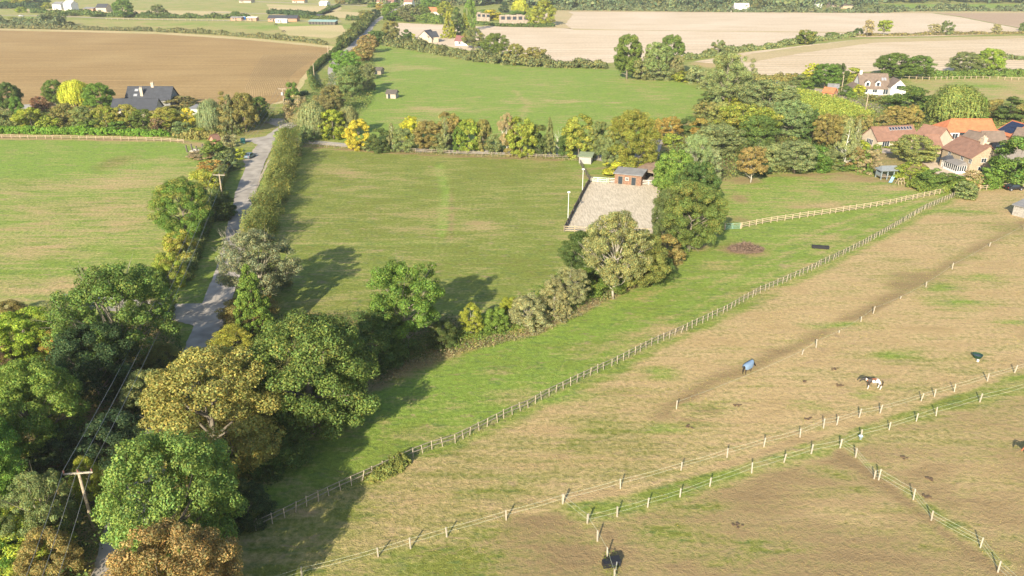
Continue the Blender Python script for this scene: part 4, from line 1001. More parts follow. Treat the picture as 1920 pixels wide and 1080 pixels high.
fence('meadow_fence', 'fence of pale posts around the meadow beyond the white house', [(1690, 148), (1740, 150), (1780, 149), (1840, 148), (1925, 151)], 2.8, 1.3, .22, (1.1,), .09, M_WOODL)
fence('far_fence', 'faint white fence crossing the far left meadow', [(200, 37), (280, 38), (380, 39), (480, 41)], 5.0, 1.4, .25, (1.2,), .15, M_WOODL)
fence('drive_fence', 'rail fence beside the drive above the scrubby orchard', [(1440, 161), (1480, 166), (1560, 180), (1600, 192), (1645, 213)], 2.5, 1.2, .14, (1.1, .6), .1, M_WOOD)

def egate(name, label, pa, pb, m, h=1.2):
    a, b = G(*pa), G(*pb); L = (b - a).length; t = thing(name, label, 'gate', a, math.atan2(b.y - a.y, b.x - a.x))
    f = MB()
    for z in (.15, .4, .62, .85, h): f.tube([(0, 0, z), (L, 0, z)], .035, 5)
    for x in (0, L / 2, L): f.tube([(x, 0, .1), (x, 0, h)], .04, 5)
    f.tube([(0, 0, .15), (L / 2, 0, h)], .03, 5); f.build('gate_bars', m, t)
    for x in (-.15, L + .15): MB().box(x - .09, -.09, 0, x + .09, .09, h + .15).build('post', M_WOODL, t)
egate('field_gate', 'green metal field gate at the low end of the three-rail fence', (1360, 431), (1387, 429), mat('green_paint', (.25, .42, .34), .6))
egate('arena_gate', 'pale green gate beside the top corner of the arena', (1112, 341), (1140, 343), mat('pale_green_paint', (.35, .52, .38), .6))

def efence(name, label, px, heights, tapes=(1.1,), m=M_POSTW, skip=()):
    P = [G(x, y) for x, y in px]; t = thing(name, label, 'fence', P[0]); o0 = P[0]; tops = []
    pm = None
    for i, p in enumerate(P):
        h = heights[i % len(heights)]; tl = rng.normal(0, .05, 2)
        if pm is None: c = pm = MB().box(-.055, -.055, -.1, .055, .055, 1.2).build('post', m, t)
        else: c = pm.copy(); COL.objects.link(c); c.parent = t
        c.location = p - o0; c.rotation_euler = (tl[0], tl[1], rng.uniform(0, 1)); c.scale = (1, 1, h)
        tops.append((p - o0, Vector((tl[1], -tl[0], 1)).normalized(), h))
    for z in tapes:
        k = MB()
        for (a, ua, ha), (b, ub, hb) in zip(tops, tops[1:]):
            A = a + ua * z * ha; B = b + ub * z * hb; sag = Vector((0, 0, -.012 * (B - A).length))
            k.tube([A, A.lerp(B, .25) + sag * .75, A.lerp(B, .5) + sag, A.lerp(B, .75) + sag * .75, B], .009, 4, cap=False)
        k.build('tape', M_TAPE, t)
    return t
efence('electric_fence', 'white-post tape fence along the upper edge of the green path', [(480, 1110), (566, 1082), (709, 1044), (770, 1029), (838, 1007), (949, 975), (1055, 945), (1163, 916), (1277, 882), (1363, 858), (1432, 838), (1500, 820), (1544, 803), (1569, 797), (1611, 783), (1650, 775), (1727, 752), (1752, 744), (1789, 735), (1851, 715), (1902, 699), (1990, 672)], (1, 1, .95, 1.05, .95, 1, 1, 1, .9), (1.1, .65))
efence('electric_fence', 'white-post tape fence along the lower edge of the green path', [(1055, 945), (1101, 982), (1157, 969), (1214, 951), (1275, 932), (1331, 912), (1409, 887), (1470, 867), (1521, 851), (1575, 840), (1614, 821), (1667, 806), (1718, 790), (1755, 780), (1837, 754), (1930, 730), (2010, 712)], (1, 1, 1, .9, .85, .9, 1.05), (1.08, .55))
efence('electric_fence', 'triple-tape white fence running down to the bottom right corner', [(1575, 840), (1604, 858), (1639, 898), (1647, 900), (1712, 937), (1746, 976), (1838, 1027), (1871, 1073), (1940, 1130), (2010, 1180)], (1, 1, .9, 1.1, 1.05, 1.05), (1.12, .75, .4))
efence('electric_fence', 'short tape fence from the path corner down past the black energiser box', [(1101, 982), (1120, 1015), (1138, 1046), (1152, 1086), (1170, 1130)], (1,), (1.05,))
efence('electric_fence', 'sparse broken line of posts along the worn track in the dry paddock', [(1268, 767), (1504, 665), (1530, 652), (1573, 625), (1614, 603), (1637, 588), (1688, 560), (1736, 538), (1785, 505), (1855, 462), (1920, 430)], (1, .7, 1.1, .4, .7, 1.1, .4, .8), (1.0,))

# ------------------------------------------------------------------ poles and overhead wires
def pole(label, px, yb, yt, arm, arm_rz=0.0, trans=False, group='wooden power poles', metal_arm=False):
    p = G(px, yb); h = hat(p, yt); t = thing('utility_pole', label, 'pole', p, arm_rz, group)
    MB().tube([(0, 0, -.3), (0, 0, h * .5), (0, 0, h + .15)], [.17, .15, .12], 10).build('pole', mat('pole_timber', (.36, .29, .20), .85, var=.2, scale=6), t, True)
    ins = []
    if arm:
        c = MB().box(-arm / 2, -.17, h - .18, arm / 2, -.05, h - .04).build('crossarm', M_METAL if metal_arm else M_POSTW, t)
        for x in (-arm / 2 + .06, 0, arm / 2 - .06):
            MB().lathe([(.03, h - .04), (.03, h + .08), (.10, h + .10), (.06, h + .16), (.10, h + .20), (.06, h + .27), (.03, h + .32)], 8, (x, -.11)).build('insulator', mat('brown_insulator', (.24, .10, .07), .35), c)
            ins.append(Vector((x, -.11, h + .30)))
    if trans:
        MB().box(-.35, -.75, h - 2.2, .35, -.2, h - 1.2).build('transformer', M_METAL, t)
    M = Matrix.Translation(p) @ Matrix.Rotation(arm_rz, 4, 'Z')
    return [M @ i for i in ins]
A1 = pole('near wooden power pole with white crossarm leaning over the roadside trees', 178, 1000, 884, 2.5, R(8))
A2 = pole('wooden power pole with pale crossarm in the left hedgerow beside the road', 418, 374, 327, 2.7, R(-6))
A3 = pole('power pole with transformer at the corner of the ploughed field', 534, 208, 166, 3.0, R(-10), True)
pole('thin pole in the hedge at the far road bend', 590, 152, 120, 0)
pole('thin pole at the corner where plough meets meadow', 616, 110, 86, 0)
pole('white telegraph pole in the orchard below the white house', 1622, 212, 178, 0)
pole('short white pole between the round tree and the rooflight barn', 1714, 232, 219, 0)
pole('telegraph pole beside the shed left of the white house', 1577, 174, 141, 0)
pole('dark pole standing among the cart sheds in the courtyard', 1842, 274, 248, 0)
def wire(label, a, b, sag, r=.022, grp='overhead wires'):
    n = 24; pts = []
    for i in range(n + 1):
        t = i / n; p = a.lerp(b, t); p.z -= 4 * sag * t * (1 - t); pts.append(p)
    o = MB().tube(pts, r, 4).build('overhead_wire', mat('wire', (.30, .30, .29), .5, metal=.3)); tag(o, label, 'wire', grp)
nm = ('left', 'middle', 'right')
B0 = [G(-20, 1330, 8) + Vector((x, 0, 0)) for x in (-1.2, 0, 1.2)]
for i in range(3):
    wire(f'{nm[i]} wire of the three between the near pole and the hedgerow pole', A1[i], A2[i], 1.6)
    wire(f'{nm[i]} wire running from the near pole out of the bottom left corner', A1[i], B0[i], .6)
    wire(f'{nm[i]} wire of the three between the hedgerow pole and the transformer pole', A2[i], A3[i], 1.2)

def mast(label, px, yb, yt):
    p = G(px, yb); h = hat(p, yt); t = thing('lamp_mast', label, 'lamp post', p, 0, 'floodlight masts by the arena')
    MB().tube([(0, 0, 0), (0, 0, h)], [.085, .06], 8).build('mast', mat('galvanised', (.62, .64, .60), .5), t)
    b = MB().box(-.28, -.35, h - .1, .28, .15, h + .12).tube([(0, 0, h - .1), (0, .1, h + .05)], .06, 6).build('lamp_head', M_WHITE, t)
mast('tall floodlight mast halfway down the arena side fence', 1065, 409, 360)
mast('floodlight mast nearer the stable end of the arena', 1092, 359, 317)

# ------------------------------------------------------------------ small things
# grey playhouse with slide
p = G(1668, 337); ph = thing('playhouse', 'open grey timber playhouse with pitched roof at the top of the lawn', 'playhouse', p, R(5))
for x in (-2.3, -.8, .8, 2.3):
    for y in (0, 2.4): MB().box(x - .1, y - .1, 0, x + .1, y + .1, 2.3).build('post', mat('bluegrey_paint', (.20, .24, .25), .8, var=.1), ph)
MB().box(-2.4, -.1, .7, .2, 2.5, .82).build('platform', M_WOOD, ph)
MB().add([(-2.8, -.5, 2.25), (2.8, -.5, 2.25), (2.8, 2.9, 2.25), (-2.8, 2.9, 2.25), (-1.8, 1.2, 3.2), (1.8, 1.2, 3.2)], [(0, 1, 5, 4), (1, 2, 5), (2, 3, 4, 5), (3, 0, 4), (0, 3, 2, 1)]).build('roof', mat('playhouse_roof', (.19, .21, .22), .8, var=.15), ph)
MB().box(-2.25, 2.35, .82, -.85, 2.45, 2.1).box(-2.4, .1, .85, -2.3, 2.3, 1.6).build('side_panel', mat('bluegrey_paint'), ph)
k = MB(); q = [(.0, -.1, 1.0), (-.9, -1.1, .55), (-1.9, -2.3, .15), (-2.4, -2.9, .12)]
for a, b in zip(q, q[1:]):
    a, b = Vector(a), Vector(b); s = Vector((.28, -.22, 0)); k.add([a - s, a + s, b + s, b - s, a - s + Vector((0, 0, .14)), b - s + Vector((0, 0, .14)), a + s + Vector((0, 0, .14)), b + s + Vector((0, 0, .14))], [(0, 1, 2, 3), (0, 3, 5, 4), (1, 6, 7, 2)])
k.build('slide', mat('pale_blue_plastic', (.35, .55, .66), .4), ph).location = (.9, 0, 0)
# climbing frame
p = G(1687, 346); t = thing('climbing_frame', 'low tan timber climbing frame beside the blue slide', 'climbing frame', p, R(20)); k = MB()
for x in (-.9, 0, .9):
    k.tube([(x, -.6, 0), (x, 0, 1.5)], .06, 5); k.tube([(x, .6, 0), (x, 0, 1.5)], .06, 5)
k.tube([(-1.1, 0, 1.5), (1.1, 0, 1.5)], .07, 5); k.tube([(-.9, -.3, .8), (.9, -.3, .8)], .05, 5); k.build('frame', M_WOODL, t)

def trough_round(label, px, py, r, h):
    p = G(px, py); t = thing('water_trough', label, 'trough', p)
    MB().lathe([(r * .8, 0), (r * .95, h * .5), (r, h), (r * 1.06, h), (r * 1.06, h * .9), (r * .9, h * .9), (r * .86, h * .55)], 20).build('tub', mat('dark_green_plastic', (.015, .05, .03), .4), t, True)
    MB().lathe([(r * .86, h * .6), (r * .86, h * .62)], 20).build('water', mat('water_surface', (.05, .07, .08), .08), t)
trough_round('round dark green water tub alone in the dry paddock', 1832, 670, .62, .45)
p = G(1833, 678); o = MB().lathe([(.14, 0), (.17, .3), (.02, .31)], 12).build('salt_block', M_WHITE); o.location = p; tag(o, 'small white lump beside the round water tub', 'salt lick')
p = G(1538, 466); t = thing('trough', 'long black trough lying on the green strip', 'trough', p, R(-12)); m = MB()
m.box(-1.5, -.35, .1, 1.5, .35, .16).box(-1.5, -.42, .1, 1.5, -.34, .55).box(-1.5, .34, .1, 1.5, .42, .55).box(-1.5, -.34, .16, -1.42, .34, .55).box(1.42, -.34, .16, 1.5, .34, .55); m.build('tank', M_BLACK, t)
for x in (-1.1, 1.1): MB().box(x - .1, -.3, -.02, x + .1, .3, .1).build('foot', M_BLACK, t)
p = G(1613, 823); t = thing('bucket', 'pale blue bucket at a post of the lower tape fence', 'bucket', p)
MB().lathe([(.15, 0), (.22, .42), (.24, .42), (.24, .38), (.2, .36)], 16).build('pail', mat('pale_blue', (.50, .62, .70), .5), t, True)
MB().tube([(-.22, 0, .42), (-.12, -.1, .62), (.12, -.1, .62), (.22, 0, .42)], .015, 5).build('handle', M_METAL, t)
p = G(1145, 1060); t = thing('energiser_box', 'black electric fence energiser box with lid beside weeds at bottom edge', 'energiser', p, R(12))
MB().box(-.75, -.3, 0, -.02, .3, .55).build('battery_box', M_BLACK, t); MB().box(.02, -.35, 0, .8, .35, .6).build('energiser', mat('dark_navy_plastic', (.02, .022, .035), .4), t)
MB().box(-.05, -.4, .6, .85, .4, .68).build('lid', M_BLACK, t); MB().tube([(.3, -.6, 0), (.32, -.62, .9)], .05, 6).build('earth_stake', M_METAL, t)
# brush pile
p = G(1398, 468); m = MB()
for _ in range(900):
    a = rng.uniform(0, 6.28); r_ = 3.2 * rng.random() ** .7; c = Vector((r_ * math.cos(a), r_ * .7 * math.sin(a), rng.uniform(.03, 1.5) * max(0, 1 - r_ / 3.4)))
    d = Vector((rng.normal(), rng.normal(), rng.normal() * .3)).normalized() * rng.uniform(.3, .9); m.tube([c - d, c + d], [.055, .02], 3, cap=False)
o = m.build('brush_pile', mat('dead_brush', (.16, .11, .08), .95, var=.4, scale=3)); o.location = p; tag(o, 'heap of dead brown branches on bare earth in the green strip', 'brush pile')
# timber and rubble store at the end of the left paddock
p = G(372, 285)
o_ = thing('timber_pen', 'old timber posts around a rubble heap at the corner of the left paddock', 'pen', p, R(-5))
for x, y in ((-3, -.4), (-1.6, .2), (0, -.4), (1.6, .6), (-2.9, 2.2), (0, 2.6), (1.8, 2.6)):
    c = MB().box(-.16, -.16, 0, .16, .16, 1.7 + rng.uniform(-.3, .3)).build('post', M_WOODD, o_); c.location = (x, y, 0); c.rotation_euler = (rng.normal(0, .08), rng.normal(0, .12), 0)
m = MB()
for _ in range(60):
    x, y = rng.uniform(-2.6, 3.6), rng.uniform(-.3, 2.2); s = rng.uniform(.15, .5); m.box(x - s, y - s * .6, 0, x + s, y + s * .6, s * rng.uniform(.5, 1.2))
o = m.build('rubble', mat('rubble', (.46, .42, .36), .95, var=.3, scale=1.5)); o.location = p; o.rotation_euler.z = R(-5); tag(o, 'heap of pale stone rubble among old posts by the left paddock corner', 'rubble heap')
building('ivy_hut', 'tiny brick hut with reddish ridge sinking into ivy beside the lane', (402, 262), (412, 260), 2.4, 1.8, 2.9, M_BRICK, M_TILE, cat='hut')
o = MB().box(-.6, -.35, 0, .6, .35, 1.15).add([(-.65, -.4, 1.15), (.65, -.4, 1.15), (.65, .4, 1.3), (-.65, .4, 1.3), (-.65, -.4, 1.22), (.65, -.4, 1.22), (.65, .4, 1.4), (-.65, .4, 1.4)], [(0, 1, 5, 4), (1, 2, 6, 5), (2, 3, 7, 6), (3, 0, 4, 7), (4, 5, 6, 7)]).build('grit_bin', mat('teal_plastic', (.05, .20, .17), .5)); o.location = G(456, 268); tag(o, 'teal lidded bin at the mouth of the side drive', 'bin')
o = MB().box(-.25, -.25, 0, .25, .25, 2.0).box(-.32, -.32, 2.0, .32, .32, 2.15).lathe([(.2, 2.15), (.22, 2.35), (.05, 2.5)], 10).build('gate_pillar', mat('dark_stone', (.16, .16, .17), .9, var=.2)); o.location = G(1234, 268); tag(o, 'dark stone gate pillar at the top of the yard track', 'pillar')
# blue horse trailer far off
def wheel(r, w, x, y, root, ang=0):
    m = MB(); n = 16; pr = [(r * .62, -w / 2), (r, -w / 2), (r, w / 2), (r * .62, w / 2)]
    vs = [(x + q * math.cos(2 * math.pi * k / n), y + h_, r + q * math.sin(2 * math.pi * k / n)) for q, h_ in pr for k in range(n)]
    m.add(vs, [(i * n + k, i * n + (k + 1) % n, (i + 1) * n + (k + 1) % n, (i + 1) * n + k) for i in range(3) for k in range(n)])
    wl = m.build('wheel', M_BLACK, root)
    h = MB(); h.add([(x + r * .62 * math.cos(2 * math.pi * k / n), y + s * w * .4, r + r * .62 * math.sin(2 * math.pi * k / n)) for s in (-1, 1) for k in range(n)], [tuple(range(n)), tuple(range(n, 2 * n))]).build('rim', M_METAL, wl)
t = thing('horse_trailer', 'bright blue horse trailer between the far stables', 'trailer', G(455, 38), R(5))
MB().box(-2.6, -1, .5, 2.6, 1, 2.9).build('body', mat('bright_blue', (.02, .16, .50), .5), t); MB().box(-2.7, -1.05, 2.9, 2.7, 1.05, 3.0).build('roof', M_WHITE, t)
for x in (-.5, .6):
    for y in (-1, 1): wheel(.35, .2, x, y, t)

def car(label, p, rz, col, van=False, nm='parked_car', s=1.0):
    t = thing(nm, label, 'van' if van else 'car', p, rz); t.scale = (s, s, s)
    H = 1.45 if not van else 2.0
    if van: prof = [(-2.3, .35), (2.3, .35), (2.35, .8), (1.9, 1.1), (1.3, 1.9), (1.0, 2.0), (-2.2, 2.0), (-2.3, 1.8)]
    else: prof = [(-2.05, .35), (2.05, .35), (2.1, .7), (1.9, .86), (1.05, .95), (.45, 1.42), (-1.0, 1.46), (-1.75, 1.0), (-2.08, .9)]
    n = len(prof)
    def wdt(z): return .86 if z < 1.0 else .86 - .22 * (z - 1.0) / .5
    vs = [(x, sg * wdt(z), z) for sg in (-1, 1) for x, z in prof]
    m = MB().add(vs, [tuple(range(n))[::-1], tuple(range(n, 2 * n))] + [(i, (i + 1) % n, (i + 1) % n + n, i + n) for i in range(n)])
    b = m.build('body', mat('paint_%s' % label.split()[0], col, .25, metal=.4, spec=.6), t)
    bv = b.modifiers.new('b', 'BEVEL'); bv.width = .07; bv.segments = 2; bv.limit_method = 'ANGLE'; bv.angle_limit = R(25)
    g = MB()
    if van: g.box(1.0, -.65, 1.25, 1.62, .65, 1.7)
    else:
        for (xa, za, xb, zb) in ((1.0, .99, .5, 1.40), (-1.05, 1.42, -1.7, 1.05)):
            nx, nz = (zb - za), -(xb - xa); ln = math.hypot(nx, nz); nx, nz = nx / ln * .02 * (1 if xa > 0 else 1), nz / ln * .02
            if nz < 0: nx, nz = -nx, -nz
            g.add([(xa + nx, -wdt(za) + .1, za + nz), (xa + nx, wdt(za) - .1, za + nz), (xb + nx, wdt(zb) - .08, zb + nz), (xb + nx, -wdt(zb) + .08, zb + nz)], [(0, 1, 2, 3)])
    g.build('windscreen', M_GLASS, t)
    for sg in (-1, 1):
        y1, y2 = sg * (wdt(1.0) + .015), sg * (wdt(1.38) + .02)
        MB().add([(.85, y1, 1.0), (-1.5, y1, 1.02), (-1.0, y2, 1.38), (.42, y2, 1.36)], [(0, 1, 2, 3)]).build('side_window', M_GLASS, t)
        MB().box(2.0, sg * .62 - .16, .62, 2.1, sg * .62 + .16, .76).build('headlight', M_WHITE, t)
        MB().box(-2.1, sg * .66 - .12, .72, -2.04, sg * .66 + .12, .88).build('tail_light', mat('red_lens', (.4, .02, .02), .3), t)
        for x in (-1.3, 1.3): wheel(.32, .2, x, sg * .80, t)
    return t
car('silver-blue car parked in the layby beside the road', G(468.5, 296), math.atan2(math.cos(R(8)), math.sin(R(8))), (.22, .30, .36))
car('black van parked in the courtyard before the farmhouse chimney', G(1868, 280), R(15), (.015, .015, .018), van=True, nm='parked_van')
car('dark car parked right of the black van in the courtyard', G(1884, 279), R(70), (.03, .03, .035))
car('grey car half hidden below the layered evergreen by the white house', G(1666, 202), R(160), (.04, .04, .06))
car('pale car parked in the gap of the drive left of the white house', G(1462, 160), R(0), (.5, .5, .5))
car('dark vehicle on the far left track behind the hedge', G(75, 31), R(0), (.03, .03, .03))
car('silver vehicle on the far left track near the blue-black hedge', G(40, 31), R(0), (.4, .4, .4))
car('dark grey car parked beside the pale rail fence at paddock corner', G(1900, 356), R(10), (.06, .06, .065))

# ------------------------------------------------------------------ horses
def skin_mesh(name, V, E, Rr, m, parent, root=0, sub=2):
    me = bpy.data.meshes.new(name); me.from_pydata(V, E, []); me.update()
    o = bpy.data.objects.new(name, me); COL.objects.link(o)
    sk = o.modifiers.new('s', 'SKIN'); sk.use_smooth_shade = True
    for i, r_ in enumerate(Rr):
        d = me.skin_vertices[0].data[i]; d.radius = (r_, r_) if isinstance(r_, (int, float)) else r_; d.use_root = (i == root)
    ss = o.modifiers.new('u', 'SUBSURF'); ss.levels = sub; ss.render_levels = sub
    me.materials.append(m); bpy.context.view_layer.update()
    ev = o.evaluated_get(bpy.context.evaluated_depsgraph_get()); m2 = bpy.data.meshes.new_from_object(ev)
    o.modifiers.clear(); o.data = m2; m2.name = name
    if not m2.materials: m2.materials.append(m)
    o.parent = parent; return o
def horse(label, p, rz, mbody, mhair, graze=0.0, rug=None, cat='horse', mleg=None):
    t = thing('horse', label, cat, p, rz, 'horses in the paddocks')
    hz = 1.55 - graze * 1.05; hx = 1.55 + .1 * graze
    V = [(0, 0, 1.15), (.45, 0, 1.18), (.72, 0, 1.22), (-.45, 0, 1.2), (-.72, 0, 1.17),
         (1.0, 0, 1.38 - .35 * graze), (1.28, 0, 1.62 - .85 * graze), (hx - .12, 0, hz + .12), (hx + .12, 0, hz - .10), (hx + .28, 0, hz - .30)]
    E = [(0, 1), (1, 2), (0, 3), (3, 4), (2, 5), (5, 6), (6, 7), (7, 8), (8, 9)]
    Rr = [(.30, .36), (.29, .36), (.24, .32), (.29, .34), (.24, .28), (.15, .21), (.11, .16), (.12, .13), (.09, .10), (.065, .07)]
    for sx, root in ((.62, 2), (-.66, 4)):
        for sy in (-1, 1):
            i = len(V); st = .08 * sy * (1 if sx > 0 else -1)
            if sx > 0: V += [(sx + .02, sy * .17, .92), (sx + st, sy * .17, .52), (sx + st * 1.2, sy * .17, .14), (sx + st * 1.2 + .06, sy * .17, .03)]
            else: V += [(sx + .04, sy * .17, .88), (sx - .14 + st, sy * .17, .52), (sx - .06 + st, sy * .17, .14), (sx + .0 + st, sy * .17, .03)]
            E += [(root, i), (i, i + 1), (i + 1, i + 2), (i + 2, i + 3)]; Rr += [.125 if sx > 0 else .15, .065 if sx > 0 else .07, .048, .065]
    for sy in (-1, 1):
        i = len(V); V += [(hx - .20, sy * .06, hz + .28)]; E += [(7, i)]; Rr += [.025]
    skin_mesh('body', V, E, Rr, mbody, t)
    n0 = Vector((.75, 0, 1.55)); n1 = Vector((hx - .2, 0, hz + .27))
    k = MB(); mid = n0.lerp(n1, .5) + Vector((.04, 0, .10 - .05 * graze))
    k.tube([n0 + Vector((-.1, 0, -.02)), mid, n1 + Vector((.06, 0, -.02))], [.05, .075, .05], 8)
    k.tube([mid + Vector((0, -.1, 0)), mid.lerp(n0, .5) + Vector((0, -.14, -.1))], [.06, .02], 6); k.build('mane', mhair, t, True)
    MB().tube([(-.88, 0, 1.22), (-1.02, 0, 1.05), (-1.05, 0, .7), (-1.02, 0, .4)], [.05, .085, .075, .02], 8).build('tail', mhair, t, True)
    for sy in (-1, 1):
        MB().lathe([(.02, 0), (.018, .01)], 6).build('eye', M_BLACK, t).location = (hx + .0, sy * .10, hz + .04)
    if rug:
        R2 = []
        secs = [(-.98, .24, 1.15, .26), (-.8, .37, 1.14, .36), (-.4, .42, 1.13, .42), (0, .42, 1.12, .44), (.4, .42, 1.13, .44), (.7, .36, 1.16, .43), (.92, .27, 1.22, .40)]
        m = MB(); n = 13
        for off in (0, -.02):
            base = len(m.v)
            for x, wy, zc, hz_ in secs:
                for q in range(n):
                    a = -.85 + (math.pi + 1.7) * q / (n - 1); y_ = (wy + off) * math.cos(a); z_ = zc + (hz_ + off) * math.sin(a)
                    if math.sin(a) < 0: y_ = math.copysign((wy + off) * .97, y_)
                    m.v.append((x, y_, z_))
            m.f += [(base + i * n + q, base + i * n + q + 1, base + (i + 1) * n + q + 1, base + (i + 1) * n + q) for i in range(len(secs) - 1) for q in range(n - 1)]
        m.build('rug', rug, t, True)
    return t
def patch_mat(name, a, b, c, s=1.1, seed=0):
    q = NB(name); tc = q.n('ShaderNodeTexCoord'); mp = q.n('ShaderNodeMapping'); mp.inputs['Location'].default_value = (seed, seed * .7, 0); q.l(tc.outputs['Object'], mp.inputs[0])
    n = q.noise(mp.outputs[0], s, 1, .4, .6); n2 = q.noise(mp.outputs[0], 1.6, 1)
    sx = q.n('ShaderNodeSeparateXYZ'); q.l(tc.outputs['Object'], sx.inputs[0])
    col = q.mix(q.mr(n2, .48, .5, 0, 1), b, c); col = q.mix(q.mr(n, .53, .55, 0, 1), col, a)
    col = q.mix(q.mr(sx.outputs[2], .55, .62, 1, 0), col, a); col = q.mix(q.mr(sx.outputs[0], 1.12, 1.18, 0, 1), col, (.03, .025, .022))
    q.l(col, q.b.inputs['Base Color']); q.b.inputs['Roughness'].default_value = .6; return q.m
M_DARKH = mat('dark_coat', (.03, .024, .02), .5); M_HAIRB = mat('black_hair', (.015, .013, .012), .7)
M_RUG = mat('pale_blue_rug', (.17, .25, .36), .8, var=.06, scale=3)
horse('dark horse wearing a pale blue rug, grazing by the worn track', G(1401, 699), R(42), M_DARKH, M_HAIRB, .9, M_RUG)
horse('piebald and chestnut horse standing in the dry paddock facing left', G(1637, 729), R(176), patch_mat('skewbald_coat', (.66, .60, .54), (.26, .09, .035), (.035, .028, .025), 1.5, 3.3), M_HAIRB, .25)
horse('chestnut horse at the right edge in the brown paddock', G(1934, 857), R(197), mat('chestnut_coat', (.26, .09, .035), .5), M_HAIRB, .1)
horse('small black horse far off in the left meadow, nearer the plough', G(533, 61), R(200), M_DARKH, M_HAIRB, .9)
horse('small black horse far off in the left meadow, nearer the stables', G(517, 48), R(10), M_DARKH, M_HAIRB, .9)
# droppings
dm = None
for i, (x, y) in enumerate([(1510, 716), (1574, 723), (1515, 786), (1693, 858), (1742, 898), (1736, 932), (1381, 985), (1564, 692), (1290, 800), (1382, 760)]):
    m = MB()
    for _ in range(9):
        a, b = rng.normal(0, .16), rng.normal(0, .16); m.lathe([(.03, 0), (.11, .05), (.10, .12), (.02, .16)], 7, (a, b))
    o = m.build('dung_heap', mat('dung', (.11, .075, .045), .95)); o.location = G(x, y); o.scale = (1.4, 1.1, .8)
    tag(o, 'small dark dung heap lying on the grazed paddock grass', 'dung', 'dung heaps on the paddocks')
# ------------------------------------------------------------------ hedges
hedge('clipped_hedge', 'tall thick olive hedge between the road and the middle paddock', [(549, 276), (538, 312), (522, 360), (504, 408), (488, 452), (480, 486)], 6.4, 6.4, (.22, .225, .065), .3, cover=3.4, rough=.5)
hedge('hedge', 'dark overgrown hedge on the left side of the road below the crossarm pole', [(432, 285), (418, 330), (402, 380), (385, 430), (362, 480), (345, 530)], 3.2, 2.6, 'G', .25, cover=2.6, rough=.6)
hedge('hedge', 'fresh bright green hedge at the foot of the left garden', [(-60, 250), (30, 250), (130, 252), (232, 254), (320, 256)], 2.2, 2.3, (.19, .31, .035), .05, rough=.35)
hedge('hedge', 'scrubby olive hedge continuing the bright green one towards the lane', [(325, 256), (380, 262), (432, 262)], 3.0, 2.0, 'b', .3, rough=.6)
hedge('hedge', 'dense hedge running along the top of the northern green field', [(722, 84), (800, 97), (900, 115), (960, 122), (1040, 126), (1140, 128)], 8.5, 5.0, (.205, .20, .08), .2, leaf=.9, rough=.6)
hedge('hedge', 'dark hedge on the left verge of the lane beside the plough', [(640, 88), (622, 104), (600, 122), (582, 140), (586, 158), (594, 170)], 3.0, 2.8, 'g', .2, leaf=.6, rough=.4)
hedge('hedge', 'overgrown hedge climbing beside the lane past the far bend', [(640, 90), (655, 76), (672, 62), (686, 48), (694, 38)], 7, 5.5, (.17, .19, .055), .3, leaf=.9, rough=.6)
hedge('hedge', 'low dark hedge by the transformer pole at the plough corner', [(535, 196), (552, 188), (575, 176)], 2.5, 1.6, 'd', .1, leaf=.5)
hedge('hedge', 'thin brown hedge along the top of the ploughed field, left of the gap', [(-400, 52), (0, 53), (140, 56), (286, 59)], 4, 3.2, (.22, .20, .10), .2, leaf=.9, rough=.4)
hedge('hedge', 'thin brown hedge along the top of the ploughed field, right of the gap', [(294, 60), (400, 64), (480, 71), (560, 77), (612, 84)], 4, 3.0, (.23, .21, .10), .2, leaf=.9, rough=.4)
hedge('hedge', 'bushy hedge at the left end of the plough with mixed green shrubs', [(-200, 48), (0, 49), (60, 50), (120, 52)], 12, 6.5, (.2, .215, .11), .15, leaf=1.1, rough=.8)
hedge('hedge', 'long dark hedge crossing the far left meadow behind the white fence', [(60, 24), (140, 27), (210, 31), (300, 34), (400, 34), (470, 35)], 7, 4.2, 'g', .1, leaf=1.2, rough=.5)
hedge('hedge', 'very dark hedge in the far left corner below the pale houses', [(-200, 18), (0, 16), (50, 15), (82, 15)], 16, 6, 'd', .0, leaf=1.4)
hedge('hedge', 'hedge strip between the far stables and the lane', [(560, 34), (600, 36), (634, 37)], 4, 3, 'g', .2, leaf=1.1)
hedge('hedge', 'dense square hedge left of the orange lane tree', [(648, 38), (676, 38)], 8, 4.5, 'g', .1, leaf=1.1, rough=.2)
hedge('hedge', 'dark hedge behind the blue-grey stable roof', [(503, 26), (540, 27), (560, 30), (590, 34)], 10, 5, 'd', .1, leaf=1.2)
hedge('hedge', 'double hedge line climbing right from the small dark far shed', [(595, 29), (612, 22), (636, 12)], 4, 3, 'g', .1, leaf=1.2)
hedge('hedge', 'low hedge between the two stubble fields with trees standing in it', [(1282, 112), (1330, 106), (1380, 97), (1440, 91), (1490, 82), (1540, 76), (1600, 69)], 5.5, 3.2, 'G', .2, leaf=.9, rough=.5)
hedge('hedge', 'thin brown hedge continuing right between the stubble fields', [(1600, 68), (1700, 67), (1800, 65), (1925, 63), (2200, 62)], 4.5, 2.0, (.27, .20, .10), .4, leaf=.9, rough=.4)
hedge('hedge', 'dark low hedge at the near edge of the stubble behind the dome trees', [(1745, 146), (1800, 146), (1860, 144), (1925, 142), (2200, 140)], 5, 3.2, 'm', .1, leaf=.7)
hedge('hedge', 'olive hedge at the stubble edge above the drive', [(1405, 152), (1450, 154), (1500, 157)], 5, 3.5, 'b', .4, leaf=.6)
hedge('hedge', 'low hedge in the right stubble field near the edge', [(1870, 110), (1900, 112), (1940, 111), (2100, 110)], 5, 2.5, 'G', .1, leaf=.8)
